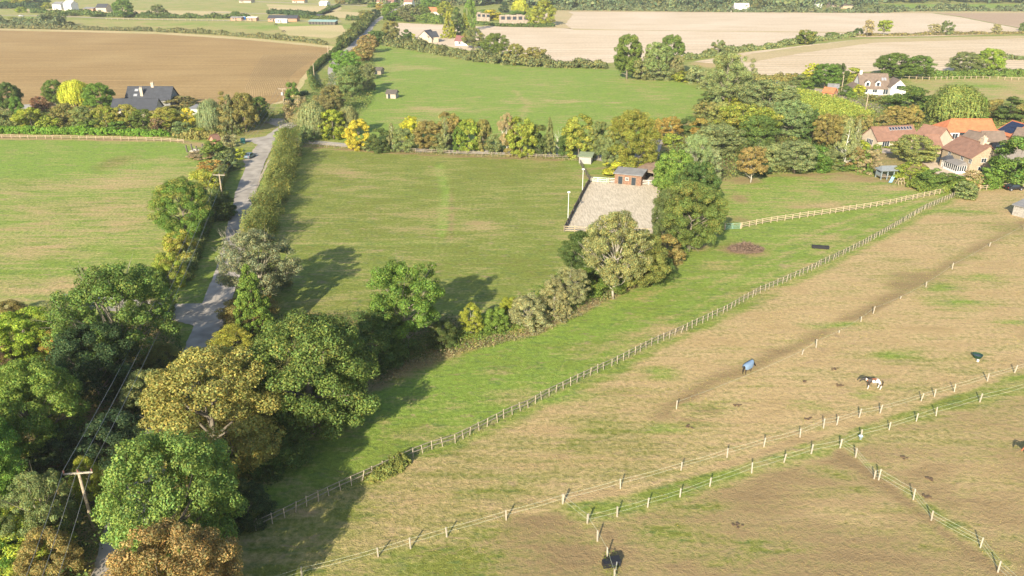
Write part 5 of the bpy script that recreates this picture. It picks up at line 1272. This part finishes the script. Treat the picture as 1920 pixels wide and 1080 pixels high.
hedge('hedge', 'hedge along the far edge of the stubble below the distant wood', [(1040, 19), (1200, 20), (1300, 22), (1500, 23), (1640, 24), (1700, 21), (1925, 21), (2400, 20)], 12, 5.5, (.19, .205, .10), .1, leaf=1.4, rough=.8)
hedge('hedge', 'dark hedge at the edge of the small stubble patch beyond the cream cottage', [(720, 38), (780, 41), (830, 45)], 6, 7, 'm', .1, leaf=1.0)
hedge('hedge', 'dark bank of hedge beneath the pale ruined wall', [(888, 44), (940, 50), (1010, 51), (1040, 50)], 5, 2.6, 'g', .1, leaf=1.0)
hedge('hedge', 'low garden hedge curving round the patio of the farmhouse', [(1700, 350), (1740, 362), (1790, 358), (1830, 350)], 3.0, 2.6, (.21, .25, .05), .15, rough=.5)
hedge('hedge', 'bramble hedge swallowing the long stock fence near the shaded corner', [(682, 903), (715, 890), (748, 876), (770, 866)], 2.4, 1.5, (.27, .27, .07), .3, leaf=.16, rough=.8)

# ------------------------------------------------------------------ trees: kind, x, foot row, top row, width (pixels of the photograph), colour, autumn share
W_ = 'in the wood left of road'
for a in [('ash', 235, 705, 488, 215, 'm', .12), ('oval', 62, 690, 578, 125, 'y', .25), ('scrub', 118, 690, 610, 75, 'o', .5), ('oak', 195, 775, 600, 165, 'd', .0), ('oak', 90, 880, 668, 185, 'l', .05),
          ('oak', -10, 975, 760, 170, 'l', .0), ('bush', 290, 800, 690, 100, 'G', .15), ('bush', 225, 885, 775, 130, 'd', .1), ('bush', 125, 900, 800, 110, 'd', .0), ('bush', 60, 1080, 940, 160, 'y', .2),
          ('bush', 112, 1120, 985, 110, 'b', .25), ('scrub', 180, 960, 850, 60, 'y', .4), ('bush', -20, 1110, 960, 120, 'l', .2), ('bush', 10, 720, 640, 70, 'r', .4), ('bush', 20, 800, 690, 120, 'm', .05),
          ('oval', 290, 600, 500, 95, 'm', .15), ('bush', 20, 612, 566, 70, 'b', .3), ('bush', 120, 612, 556, 90, 'G', .2), ('ash', 95, 1030, 880, 130, 'G', .15), ('bush', 305, 700, 640, 70, 'b', .3)]:
    tree(*a, where=W_)
W_ = 'in the clump right of road'
for a in [('oak', 424, 925, 642, 272, 'B', .1), ('oak', 590, 845, 576, 262, 'm', .18), ('oak', 354, 1120, 786, 245, (.25, .29, .075), .05), ('oak', 355, 1260, 962, 240, 'B', .2), ('ash', 762, 652, 482, 160, 'm', .08),
          ('bush', 712, 700, 575, 120, 'g', .1), ('ash', 494, 572, 430, 150, (.28, .28, .135), .1), ('conifer', 482, 640, 484, 100, (.23, .31, .05), .0), ('bush', 468, 625, 556, 110, 'b', .5), ('scrub', 440, 680, 610, 100, 'y', .35),
          ('bush', 520, 900, 790, 130, 'g', .1), ('dead', 441, 500, 430, 62, 'p', .0), ('bush', 470, 1000, 900, 90, 'd', .1), ('bush', 640, 800, 700, 110, 'g', .15), ('scrub', 510, 560, 500, 90, 'G', .2)]:
    tree(*a, where=W_)
W_ = 'in the hedgerow left of the lane'
for a in [('oak', 353, 462, 332, 118, 'm', .45), ('bush', 388, 375, 318, 66, 'y', .45), ('scrub', 398, 335, 300, 62, 'o', .6), ('bush', 405, 300, 262, 44, 'm', .1), ('bush', 422, 322, 285, 50, 'G', .3), ('bush', 412, 415, 355, 64, 'g', .1),
          ('bush', 345, 498, 430, 60, 'y', .8), ('bush', 325, 545, 470, 62, 'y', .6), ('scrub', 432, 278, 250, 36, 't', .3), ('bush', 452, 300, 278, 22, 'y', .2), ('scrub', 380, 300, 282, 60, 't', .2)]:
    tree(*a, where=W_)
W_ = 'in the middle hedgerow'
for a in [('scrub', 885, 635, 565, 50, 'y', .2), ('scrub', 990, 628, 548, 85, (.40, .37, .16), .2), ('scrub', 1038, 608, 520, 62, 'p', .3), ('ash', 1068, 580, 500, 85, (.36, .34, .14), .25), ('oak', 1100, 535, 428, 105, 'g', .05), ('ash', 1150, 560, 392, 125, (.33, .31, .11), .2),
          ('oak', 1185, 548, 428, 135, (.25, .26, .06), .3), ('bush', 1120, 560, 490, 110, 'm', .3), ('bush', 1225, 535, 470, 75, 'g', .1), ('oak', 1290, 480, 335, 118, (.20, .225, .06), .35), ('oak', 1250, 470, 350, 70, (.16, .19, .06), .2), ('oak', 1266, 378, 278, 80, (.21, .28, .055), .05), ('oak', 1305, 400, 300, 84, 'g', .25),
          ('bush', 1255, 360, 300, 60, 'l', .0), ('ash', 1298, 352, 250, 60, (.36, .36, .17), .1), ('ash', 1326, 350, 276, 52, (.38, .37, .19), .1), ('bush', 1315, 400, 345, 60, 'g', .15),
          ('bush', 930, 628, 575, 50, 'l', .1), ('bush', 955, 600, 555, 40, 'y', .2), ('bush', 1250, 500, 440, 60, 'b', .3), ('bush', 830, 660, 600, 60, 'g', .2)]:
    tree(*a, where=W_, bark=(.38, .34, .27) if a[0] in ('ash', 'dead', 'scrub') else None)
W_ = 'in the copse east of the green field'
for a in [('oak', 1175, 150, 62, 58, 'm', .1), ('oval', 1203, 150, 88, 50, (.30, .31, .12), .1), ('oak', 1255, 145, 63, 56, 'm', .1), ('ash', 1228, 150, 75, 50, (.30, .31, .12), .15), ('bush', 1203, 143, 122, 24, 't', .5), ('bush', 1240, 152, 112, 52, (.30, .31, .12), .2), ('bush', 1280, 155, 132, 42, 'y', .6),
          ('ash', 1268, 150, 104, 30, 'p', .1), ('bush', 1308, 158, 122, 44, 'p', .2), ('bush', 1330, 168, 140, 40, (.30, .31, .12), .2)]:
    tree(*a, where=W_)
W_ = 'in the belt below the copse'
for a in [('ash', 1362, 210, 96, 92, (.30, .31, .12), .25), ('bush', 1335, 200, 168, 50, (.15, .19, .05), .1), ('bush', 1322, 222, 188, 46, (.36, .31, .10), .5), ('bush', 1350, 240, 190, 50, (.36, .31, .10), .3), ('scrub', 1343, 215, 175, 20, 'p', .1), ('oak', 1395, 275, 192, 118, 'y', .5),
          ('oak', 1440, 225, 148, 105, (.30, .31, .12), .1), ('oak', 1480, 265, 185, 85, (.30, .31, .12), .15), ('ash', 1410, 200, 150, 80, 'p', .2), ('bush', 1372, 215, 180, 40, 'y', .4), ('oak', 1418, 285, 215, 75, 'm', .1)]:
    tree(*a, where=W_)
W_ = 'between the yard and the lawn'
for a in [('oak', 1345, 300, 232, 92, (.30, .31, .12), .1), ('bush', 1292, 258, 218, 44, (.15, .19, .05), .05), ('bush', 1312, 262, 222, 46, 'o', .7), ('ash', 1256, 262, 217, 48, 'o', .5), ('bush', 1262, 275, 250, 40, 'y', .3), ('bush', 1232, 262, 222, 20, 'o', .7),
          ('bush', 1420, 310, 258, 70, (.15, .19, .05), .05), ('ash', 1407, 342, 272, 62, 'B', .2), ('bush', 1450, 325, 270, 64, 'p', .1), ('oak', 1488, 330, 262, 84, (.30, .31, .12), .1), ('bush', 1520, 325, 272, 70, 'm', .1),
          ('bush', 1385, 300, 262, 50, (.30, .31, .12), .2), ('bush', 1425, 330, 300, 40, 'd', .0)]:
    tree(*a, where=W_, bark=(.45, .41, .34) if a[0] == 'ash' else None)
W_ = 'in gardens left of the barns'
for a in [('conifer', 1522, 272, 200, 58, 'g', .0), ('oak', 1548, 280, 212, 60, 'b', .5), ('bush', 1570, 268, 215, 50, 'B', .4), ('birch', 1580, 318, 216, 66, 'p', .1), ('scrub', 1600, 320, 275, 46, 'B', .4), ('scrub', 1628, 328, 276, 48, 't', .5), ('conifer', 1620, 325, 272, 34, 'm', .2),
          ('oval', 1616, 252, 212, 34, 'B', .5), ('bush', 1575, 322, 292, 60, 'm', .2), ('bush', 1550, 320, 280, 54, 'G', .1), ('bush', 1600, 262, 238, 40, 'G', .3), ('birch', 1598, 308, 222, 40, 'p', .2), ('bush', 1610, 290, 262, 34, 'y', .4), ('bush', 1500, 250, 215, 60, 'l', .1)]:
    tree(*a, where=W_)
W_ = 'around the farmhouse garden'
for a in [('oak', 1710, 310, 252, 80, (.36, .34, .10), .3), ('bush', 1706, 345, 304, 56, 'y', .5), ('bush', 1745, 360, 316, 58, 'm', .1), ('bush', 1782, 358, 326, 52, 'm', .2), ('scrub', 1818, 355, 318, 44, 't', .5), ('bush', 1848, 355, 314, 52, 'l', .1),
          ('bush', 1896, 354, 256, 98, (.16, .22, .045), .0), ('bush', 1808, 374, 342, 46, 'G', .0), ('bush', 1725, 345, 320, 30, 'y', .2), ('bush', 1768, 350, 330, 26, 'l', .1), ('bush', 1930, 350, 300, 50, 'm', .1), ('scrub', 1642, 290, 268, 20, 'l', .2), ('bush', 1665, 279, 272, 36, 'y', .2)]:
    tree(*a, where=W_)
W_ = 'between white house and barns'
for a in [('willow', 1785, 240, 156, 92, (.29, .31, .08), .15), ('bush', 1700, 214, 162, 80, 'm', .1), ('oak', 1680, 240, 198, 56, 'B', .3), ('oval', 1708, 238, 194, 34, 'B', .8), ('conifer', 1836, 228, 178, 34, 'l', .0), ('cedar', 1888, 236, 176, 62, 'g', .0),
          ('bush', 1860, 225, 185, 40, 'b', .4), ('bush', 1912, 240, 195, 40, 'b', .3), ('bush', 1608, 180, 158, 24, 'Y', .6), ('bush', 1582, 182, 160, 28, 'g', .0), ('bush', 1655, 240, 215, 30, 'B', .3), ('bush', 1810, 234, 210, 40, 'm', .1), ('bush', 1595, 188, 172, 24, 'l', .1), ('bush', 1640, 195, 178, 34, 'b', .4), ('bush', 1735, 230, 205, 40, 'G', .2), ('bush', 1750, 214, 178, 44, 'm', .1)]:
    tree(*a, where=W_)
W_ = 'behind the white house'
for a in [('oak', 1672, 148, 98, 72, 'm', .05), ('oak', 1718, 150, 103, 62, 'm', .0), ('oak', 1805, 141, 97, 60, 'G', .2), ('oak', 1850, 141, 90, 56, 'y', .3), ('oval', 1522, 150, 118, 36, 'Y', .5), ('oak', 1545, 168, 118, 60, 'm', .0), ('oval', 1568, 162, 116, 34, 'g', .0),
          ('bush', 1597, 155, 127, 36, 'y', .3), ('bush', 1500, 162, 140, 40, 'G', .2), ('bush', 1510, 172, 150, 30, 'm', .1)]:
    tree(*a, where=W_)
W_ = 'between the stubble fields'
for a in [('oak', 1510, 84, 54, 36, 'm', .55), ('oval', 1346, 106, 74, 28, 'G', .5), ('ash', 1626, 69, 37, 22, 't', .2), ('ash', 1656, 68, 37, 30, 'y', .2), ('bush', 1608, 67, 52, 18, 'g', .0), ('ash', 1750, 66, 44, 24, 't', .2), ('oval', 1773, 66, 38, 22, 'G', .1), ('ash', 1866, 64, 45, 20, 't', .3), ('oval', 1918, 58, 41, 16, 'm', .1), ('bush', 1560, 72, 60, 26, 'm', .1)]:
    tree(*a, where=W_)
W_ = 'in the row behind the paddock'
for a in [('willow', 590, 262, 186, 52, 'p', .2), ('oval', 626, 264, 204, 51, 'y', .35), ('willow', 655, 256, 196, 40, (.36, .33, .14), .2), ('oval', 674, 282, 222, 52, 'Y', .3), ('bush', 714, 288, 240, 47, 'g', .2), ('birch', 736, 284, 226, 30, 'p', .2), ('oval', 773, 262, 216, 42, 'Y', .4), ('oak', 803, 286, 226, 62, 'b', .4),
          ('oval', 844, 272, 206, 47, 'B', .6), ('birch', 836, 286, 214, 28, 'p', .2), ('oval', 880, 286, 222, 49, 'y', .35), ('oval', 906, 284, 222, 35, 'b', .4), ('ash', 950, 290, 208, 34, 't', .2), ('oval', 978, 296, 214, 56, 'y', .3), ('conifer', 1030, 294, 216, 30, 'G', .0), ('bush', 1010, 294, 232, 38, 'g', .2),
          ('dead', 1049, 292, 236, 18, 'p', .0), ('oval', 1085, 298, 211, 67, 'y', .35), ('bush', 756, 288, 240, 44, 'G', .3), ('bush', 824, 288, 248, 38, 'G', .2), ('oval', 862, 286, 236, 30, 'm', .2), ('bush', 928, 290, 252, 34, 'G', .2), ('bush', 1062, 298, 252, 34, 'g', .1), ('bush', 960, 294, 256, 30, 'b', .3), ('bush', 694, 284, 252, 30, 'G', .2), ('oak', 1122, 300, 226, 53, 'G', .4)]:
    tree(*a, where=W_, bark=(.62, .58, .50) if a[0] in ('birch', 'ash', 'dead') else None)
W_ = 'above the stable block'
for a in [('oak', 1182, 330, 205, 106, (.34, .32, .05), .4), ('oak', 1152, 326, 238, 60, 'G', .25), ('bush', 1150, 332, 300, 50, 'Y', .4)]:
    tree(*a, where=W_)
W_ = 'along the upper lane'
for a in [('willow', 582, 245, 196, 50, 't', .3), ('bush', 560, 230, 178, 48, 't', .5), ('oak', 625, 215, 158, 50, 'b', .4), ('oak', 660, 185, 122, 56, 'G', .35), ('oak', 650, 148, 92, 54, 'l', .05), ('oak', 690, 150, 118, 30, 'G', .2), ('oak', 680, 118, 84, 44, 'B', .4), ('oak', 692, 100, 64, 42, 'B', .4), ('oak', 706, 85, 55, 36, 'g', .1),
          ('oak', 733, 78, 38, 36, 'G', .7), ('bush', 762, 78, 55, 22, 'g', .1), ('bush', 771, 72, 62, 16, 'Y', .3), ('oak', 600, 200, 176, 30, 'b', .3), ('bush', 550, 190, 154, 28, 'm', .0), ('bush', 540, 285, 240, 48, 'l', .2), ('scrub', 552, 295, 268, 30, 't', .4), ('bush', 575, 268, 235, 30, 'G', .2), ('bush', 690, 170, 125, 28, 'G', .2)]:
    tree(*a, where=W_)
W_ = 'in the grounds beyond the field'
for a in [('oak', 928, 108, 61, 50, 'm', .05), ('oak', 888, 92, 50, 42, 'G', .55), ('oak', 966, 122, 80, 38, 'b', .6), ('oak', 1003, 124, 86, 40, 'b', .65), ('poplar', 883, 58, -8, 24, 'l', .2), ('conifer', 858, 68, 8, 42, 'g', .3), ('conifer', 842, 72, 15, 32, 'y', .2), ('conifer', 872, 66, 22, 28, 'y', .2),
          ('oak', 738, 40, 5, 46, 'm', .15), ('oak', 768, 42, 7, 40, 'G', .2), ('oak', 792, 36, 8, 30, 'm', .2), ('oak', 835, 36, 2, 30, 'y', .2), ('oak', 808, 18, -6, 34, 'l', .2), ('bush', 920, 38, 18, 40, 'Y', .5)]:
    tree(*a, where=W_)
W_ = 'around the far ruined wall'
for a in [('oval', 1018, 49, -4, 44, 'y', .3), ('oval', 998, 48, 14, 26, 'y', .2), ('willow', 975, 26, -2, 28, 'Y', .2), ('bush', 990, 25, 8, 16, 'd', .0), ('oval', 945, 24, 2, 20, 'd', .0), ('bush', 966, 29, 20, 34, 'l', .1), ('scrub', 926, 36, 20, 16, 'b', .4), ('bush', 905, 28, 18, 30, 'l', .3)]:
    tree(*a, where=W_)
W_ = 'at the far lane end'
for a in [('oak', 686, 40, 17, 26, 'G', .8), ('oak', 704, 36, 17, 22, 'd', .0), ('bush', 700, 14, 4, 22, 'l', .3), ('bush', 714, 20, 5, 20, 'o', .7), ('oak', 660, 9, -6, 30, 'm', .2), ('oak', 682, 8, -6, 26, 'g', .2), ('oak', 640, 9, -5, 22, 'B', .4), ('oval', 616, 17, 8, 6, 'm', .0)]:
    tree(*a, where=W_)
W_ = 'in the left garden'
for a in [('oak', 22, 212, 152, 50, 'g', .2), ('oak', 108, 202, 148, 42, 'm', .0), ('willow', 147, 206, 148, 54, 'Y', .0), ('oak', 190, 212, 155, 56, (.17, .26, .04), .0), ('bush', 18, 245, 208, 44, 'G', .2), ('bush', 62, 246, 202, 50, 'y', .3), ('scrub', 78, 215, 180, 40, 'r', .2), ('bush', 96, 248, 216, 40, 'y', .3),
          ('bush', 125, 244, 194, 56, 'b', .3), ('bush', 158, 248, 200, 44, 'G', .4), ('bush', 36, 225, 180, 24, 'm', .1), ('bush', 165, 250, 225, 40, 'l', .1)]:
    tree(*a, where=W_)
W_ = 'before the slate house'
for a in [('oval', 202, 246, 196, 46, 'y', .75), ('oak', 243, 244, 194, 48, 'y', .9), ('oak', 272, 246, 204, 46, 'm', .15), ('oak', 314, 246, 200, 54, 'y', .95), ('poplar', 355, 240, 202, 34, 'Y', .0), ('bush', 300, 250, 220, 30, 'r', .5), ('bush', 340, 205, 180, 60, 'b', .4), ('willow', 398, 250, 184, 44, 'p', .2),
          ('cedar', 430, 250, 166, 44, 'b', .3), ('conifer', 436, 252, 170, 40, 'G', .3), ('oak', 462, 250, 172, 54, 'b', .4), ('oak', 488, 232, 180, 44, 'g', .2), ('bush', 345, 258, 228, 44, 'G', .2), ('bush', 368, 258, 240, 34, 'y', .4), ('bush', 222, 252, 228, 40, 'm', .2)]:
    tree(*a, where=W_)
W_ = 'in the far left meadows'
for a in [('oak', 233, 34, -1, 40, 'm', .1), ('ash', 298, 34, 8, 26, 'G', .1), ('oval', 310, 33, 16, 14, 'g', .0), ('bush', 104, 50, 20, 32, 'G', .2), ('bush', 132, 50, 40, 18, 'b', .3), ('bush', 24, 48, 32, 30, 'b', .3), ('bush', 60, 50, 32, 26, 'p', .2), ('bush', 85, 50, 36, 24, 'G', .3), ('bush', 122, 30, 22, 14, 'g', .0),
          ('bush', 142, 30, 24, 18, 'g', .1), ('bush', 185, 32, 26, 26, 'g', .1), ('oval', 88, 16, 4, 18, 'y', .4), ('bush', 40, 24, 12, 22, 'y', .3), ('bush', 10, 12, -4, 40, 'y', .2), ('bush', 45, 12, -6, 40, 'y', .2), ('bush', 78, 10, -6, 30, 'd', .1)]:
    tree(*a, where=W_)
label_trees()

# the far wood along the skyline: one mass, beyond counting
def far_wood(name, label, xs, rows, n, hmin, hmax):
    Ps, Ns, Ss, Ts = [], [], [], []
    for _ in range(n):
        px = rng.uniform(*xs); py = rng.uniform(*rows); p = G(px, py)
        if p.y > 2600 or (1640 < px < 1920 and 6 < py): continue
        h = rng.uniform(hmin, hmax) * (1 + .4 * (p.y > 900)); r = h * rng.uniform(.35, .6); k = 70
        D = sphere_dirs(k); D[:, 2] = np.abs(D[:, 2]) * 1.0
        rad = rng.uniform(.5, 1, (k, 1)) ** .4
        P = np.array([p.x, p.y, h * .32]) + D * rad * np.array([r, r, h * .68]); P[: k // 5, 2] *= .4
        Ps.append(P); Ns.append(unit(D + .6 * sphere_dirs(k))); Ss.append(np.full(k, h * .13) * rng.uniform(.6, 1.3, k))
        hue = rng.random(); Ts.append(np.stack([np.full(k, rng.uniform(.6, 1.35)) * rng.uniform(.7, 1.3, k), np.full(k, hue), np.full(k, rng.uniform(0, .7) * (rng.random() < .25))], 1))
    o = put(name, leaf_mesh(name, np.concatenate(Ps), np.concatenate(Ns), np.concatenate(Ss), np.concatenate(Ts)))
    o.color = (.165, .185, .085, .18); tag(o, label, 'wood', None, 'stuff')
far_wood('distant_wood', 'mixed autumn wood stretching along the skyline beyond the stubble', (1020, 2500), (-52, 17), 3000, 9, 17)
far_wood('distant_wood', 'wooded skyline beyond the cottages and walls at top centre', (700, 1040), (-52, 12), 750, 9, 18)
far_wood('distant_wood', 'scattered trees and hedges on the skyline above the left meadows', (-700, 700), (-52, -6), 1300, 7, 14)

# ------------------------------------------------------------------ ground vegetation nobody could count
scatter('undergrowth', 'dark brambles and nettles under the roadside trees on the left', [(-150, 600), (330, 600), (345, 660), (300, 740), (250, 900), (205, 1000), (160, 1130), (-150, 1180)], 1.5, .30, 22, 'g', .25)
scatter('undergrowth', 'brambles and nettles under the clump right of the road', [(420, 620), (560, 600), (700, 590), (850, 600), (880, 640), (740, 700), (560, 850), (480, 960), (400, 1130), (250, 1130), (300, 900)], 1.3, .28, 22, (.12, .14, .04), .25)
scatter('undergrowth', 'green nettles and tussocks filling the middle hedgerow', [(820, 650), (900, 600), (960, 570), (1050, 520), (1180, 530), (1240, 500), (1290, 470), (1300, 440), (1340, 430), (1330, 455), (1260, 500), (1180, 545), (1080, 590), (960, 640), (860, 665)], 1.2, .24, 26, (.19, .25, .05), .25)
scatter('dry_grass', 'straw coloured long grass fringing the middle hedgerow', [(700, 720), (760, 680), (850, 650), (1000, 622), (1080, 585), (1130, 555), (1215, 515), (1275, 480), (1290, 486), (1215, 530), (1130, 572), (1080, 600), (1000, 634), (860, 668), (770, 700), (710, 735)], .8, .34, 26, (.30, .23, .13), .2, upright=True, cat='dry grass')
scatter('dry_grass', 'bleached long grass between the lane fence and the paddock', [(560, 274), (700, 284), (830, 293), (960, 298), (1085, 303), (1085, 299), (960, 294), (830, 288), (700, 280), (570, 271)], .5, .35, 12, (.34, .25, .14), .2, upright=True, cat='dry grass')
scatter('undergrowth', 'low scrub filling the belt between yard, copse and lawn', [(1230, 470), (1232, 300), (1290, 250), (1320, 190), (1420, 160), (1500, 230), (1620, 260), (1640, 320), (1500, 322), (1350, 340), (1345, 430)], 1.6, .55, 5, (.18, .20, .06), .3)
scatter('undergrowth', 'garden shrubs and borders under the trees at the slate house', [(-150, 205), (200, 208), (350, 205), (500, 200), (520, 225), (450, 256), (-150, 250)], 1.6, .5, 5, (.2, .22, .06), .35)
scatter('undergrowth', 'shrubs and borders in the gardens between the barns and white house', [(1570, 175), (1625, 178), (1700, 200), (1900, 215), (1960, 240), (1780, 238), (1650, 255), (1560, 300), (1520, 240), (1640, 215)], 1.6, .5, 5, (.24, .25, .07), .35)
scatter('undergrowth', 'rough vegetation on the lane verges beside the plough', [(560, 235), (520, 215), (560, 190), (600, 165), (640, 118), (660, 100), (700, 100), (700, 190), (650, 235)], 1.3, .5, 5, (.2, .23, .07), .35)
scatter('orchard_scrub', 'bright yellow-green rough crop on the plot below the drive', [(1450, 166), (1500, 170), (1560, 182), (1600, 196), (1640, 216), (1620, 226), (1560, 222), (1500, 215), (1470, 200)], 1.5, .42, 14, (.44, .44, .08), .1, cat='crop')
scatter('grass_tufts', 'long weedy tufts around the black energiser box', [(1128, 1040), (1150, 1036), (1165, 1050), (1160, 1085), (1135, 1090)], .5, .16, 60, (.22, .25, .04), .2, upright=True, cat='grass')
scatter('grass_tufts', 'uncut grass and weeds along the foot of the long stock fence', [(430, 1000), (528, 962), (640, 912), (772, 852), (945, 778), (1157, 676), (1357, 582), (1530, 498), (1680, 420), (1790, 364), (1796, 370), (1684, 430), (1536, 506), (1362, 593), (1162, 690), (952, 792), (780, 868), (650, 930), (535, 985), (440, 1020)], .45, .22, 9, (.22, .21, .07), .35, upright=True, cat='grass')

scatter('grass_tufts', 'short dry tufts over the near end of the dry paddock', [(640, 930), (900, 810), (1200, 680), (1500, 560), (1900, 440), (2000, 660), (1650, 775), (1432, 840), (1163, 915), (1054, 945), (600, 1080), (420, 1130), (500, 1010)], .10, .16, 7, (.36, .29, .12), .35, upright=True, cat='grass')
scatter('grass_tufts', 'uneven green tufts over the near part of the green strip', [(480, 990), (640, 905), (940, 775), (1240, 635), (1420, 545), (1300, 500), (1060, 600), (860, 675), (700, 740), (560, 870)], .14, .17, 9, (.17, .235, .035), .2, upright=True, cat='grass')
scatter('grass_tufts', 'grazed short tufts over the brown paddocks at bottom right', [(600, 1100), (1040, 960), (1420, 900), (1575, 850), (1960, 745), (1990, 1150), (600, 1180)], .07, .13, 8, (.33, .25, .11), .35, upright=True, cat='grass')

# ------------------------------------------------------------------ air
def haze():
    m = bpy.data.materials.new('haze'); m.use_nodes = True; t = m.node_tree
    for n in list(t.nodes):
        if n.type == 'BSDF_PRINCIPLED': t.nodes.remove(n)
    v = t.nodes.new('ShaderNodeVolumePrincipled'); v.inputs['Density'].default_value = .00013; v.inputs['Color'].default_value = (.93, .96, 1, 1)
    v.inputs['Anisotropy'].default_value = .1
    t.links.new(v.outputs[0], t.nodes['Material Output'].inputs['Volume'])
    o = MB().box(-4200, -400, -1.6, 4200, 3600, 62).build('haze', m); tag(o, 'thin pale autumn haze over the fields', 'haze', None, 'stuff')
haze()
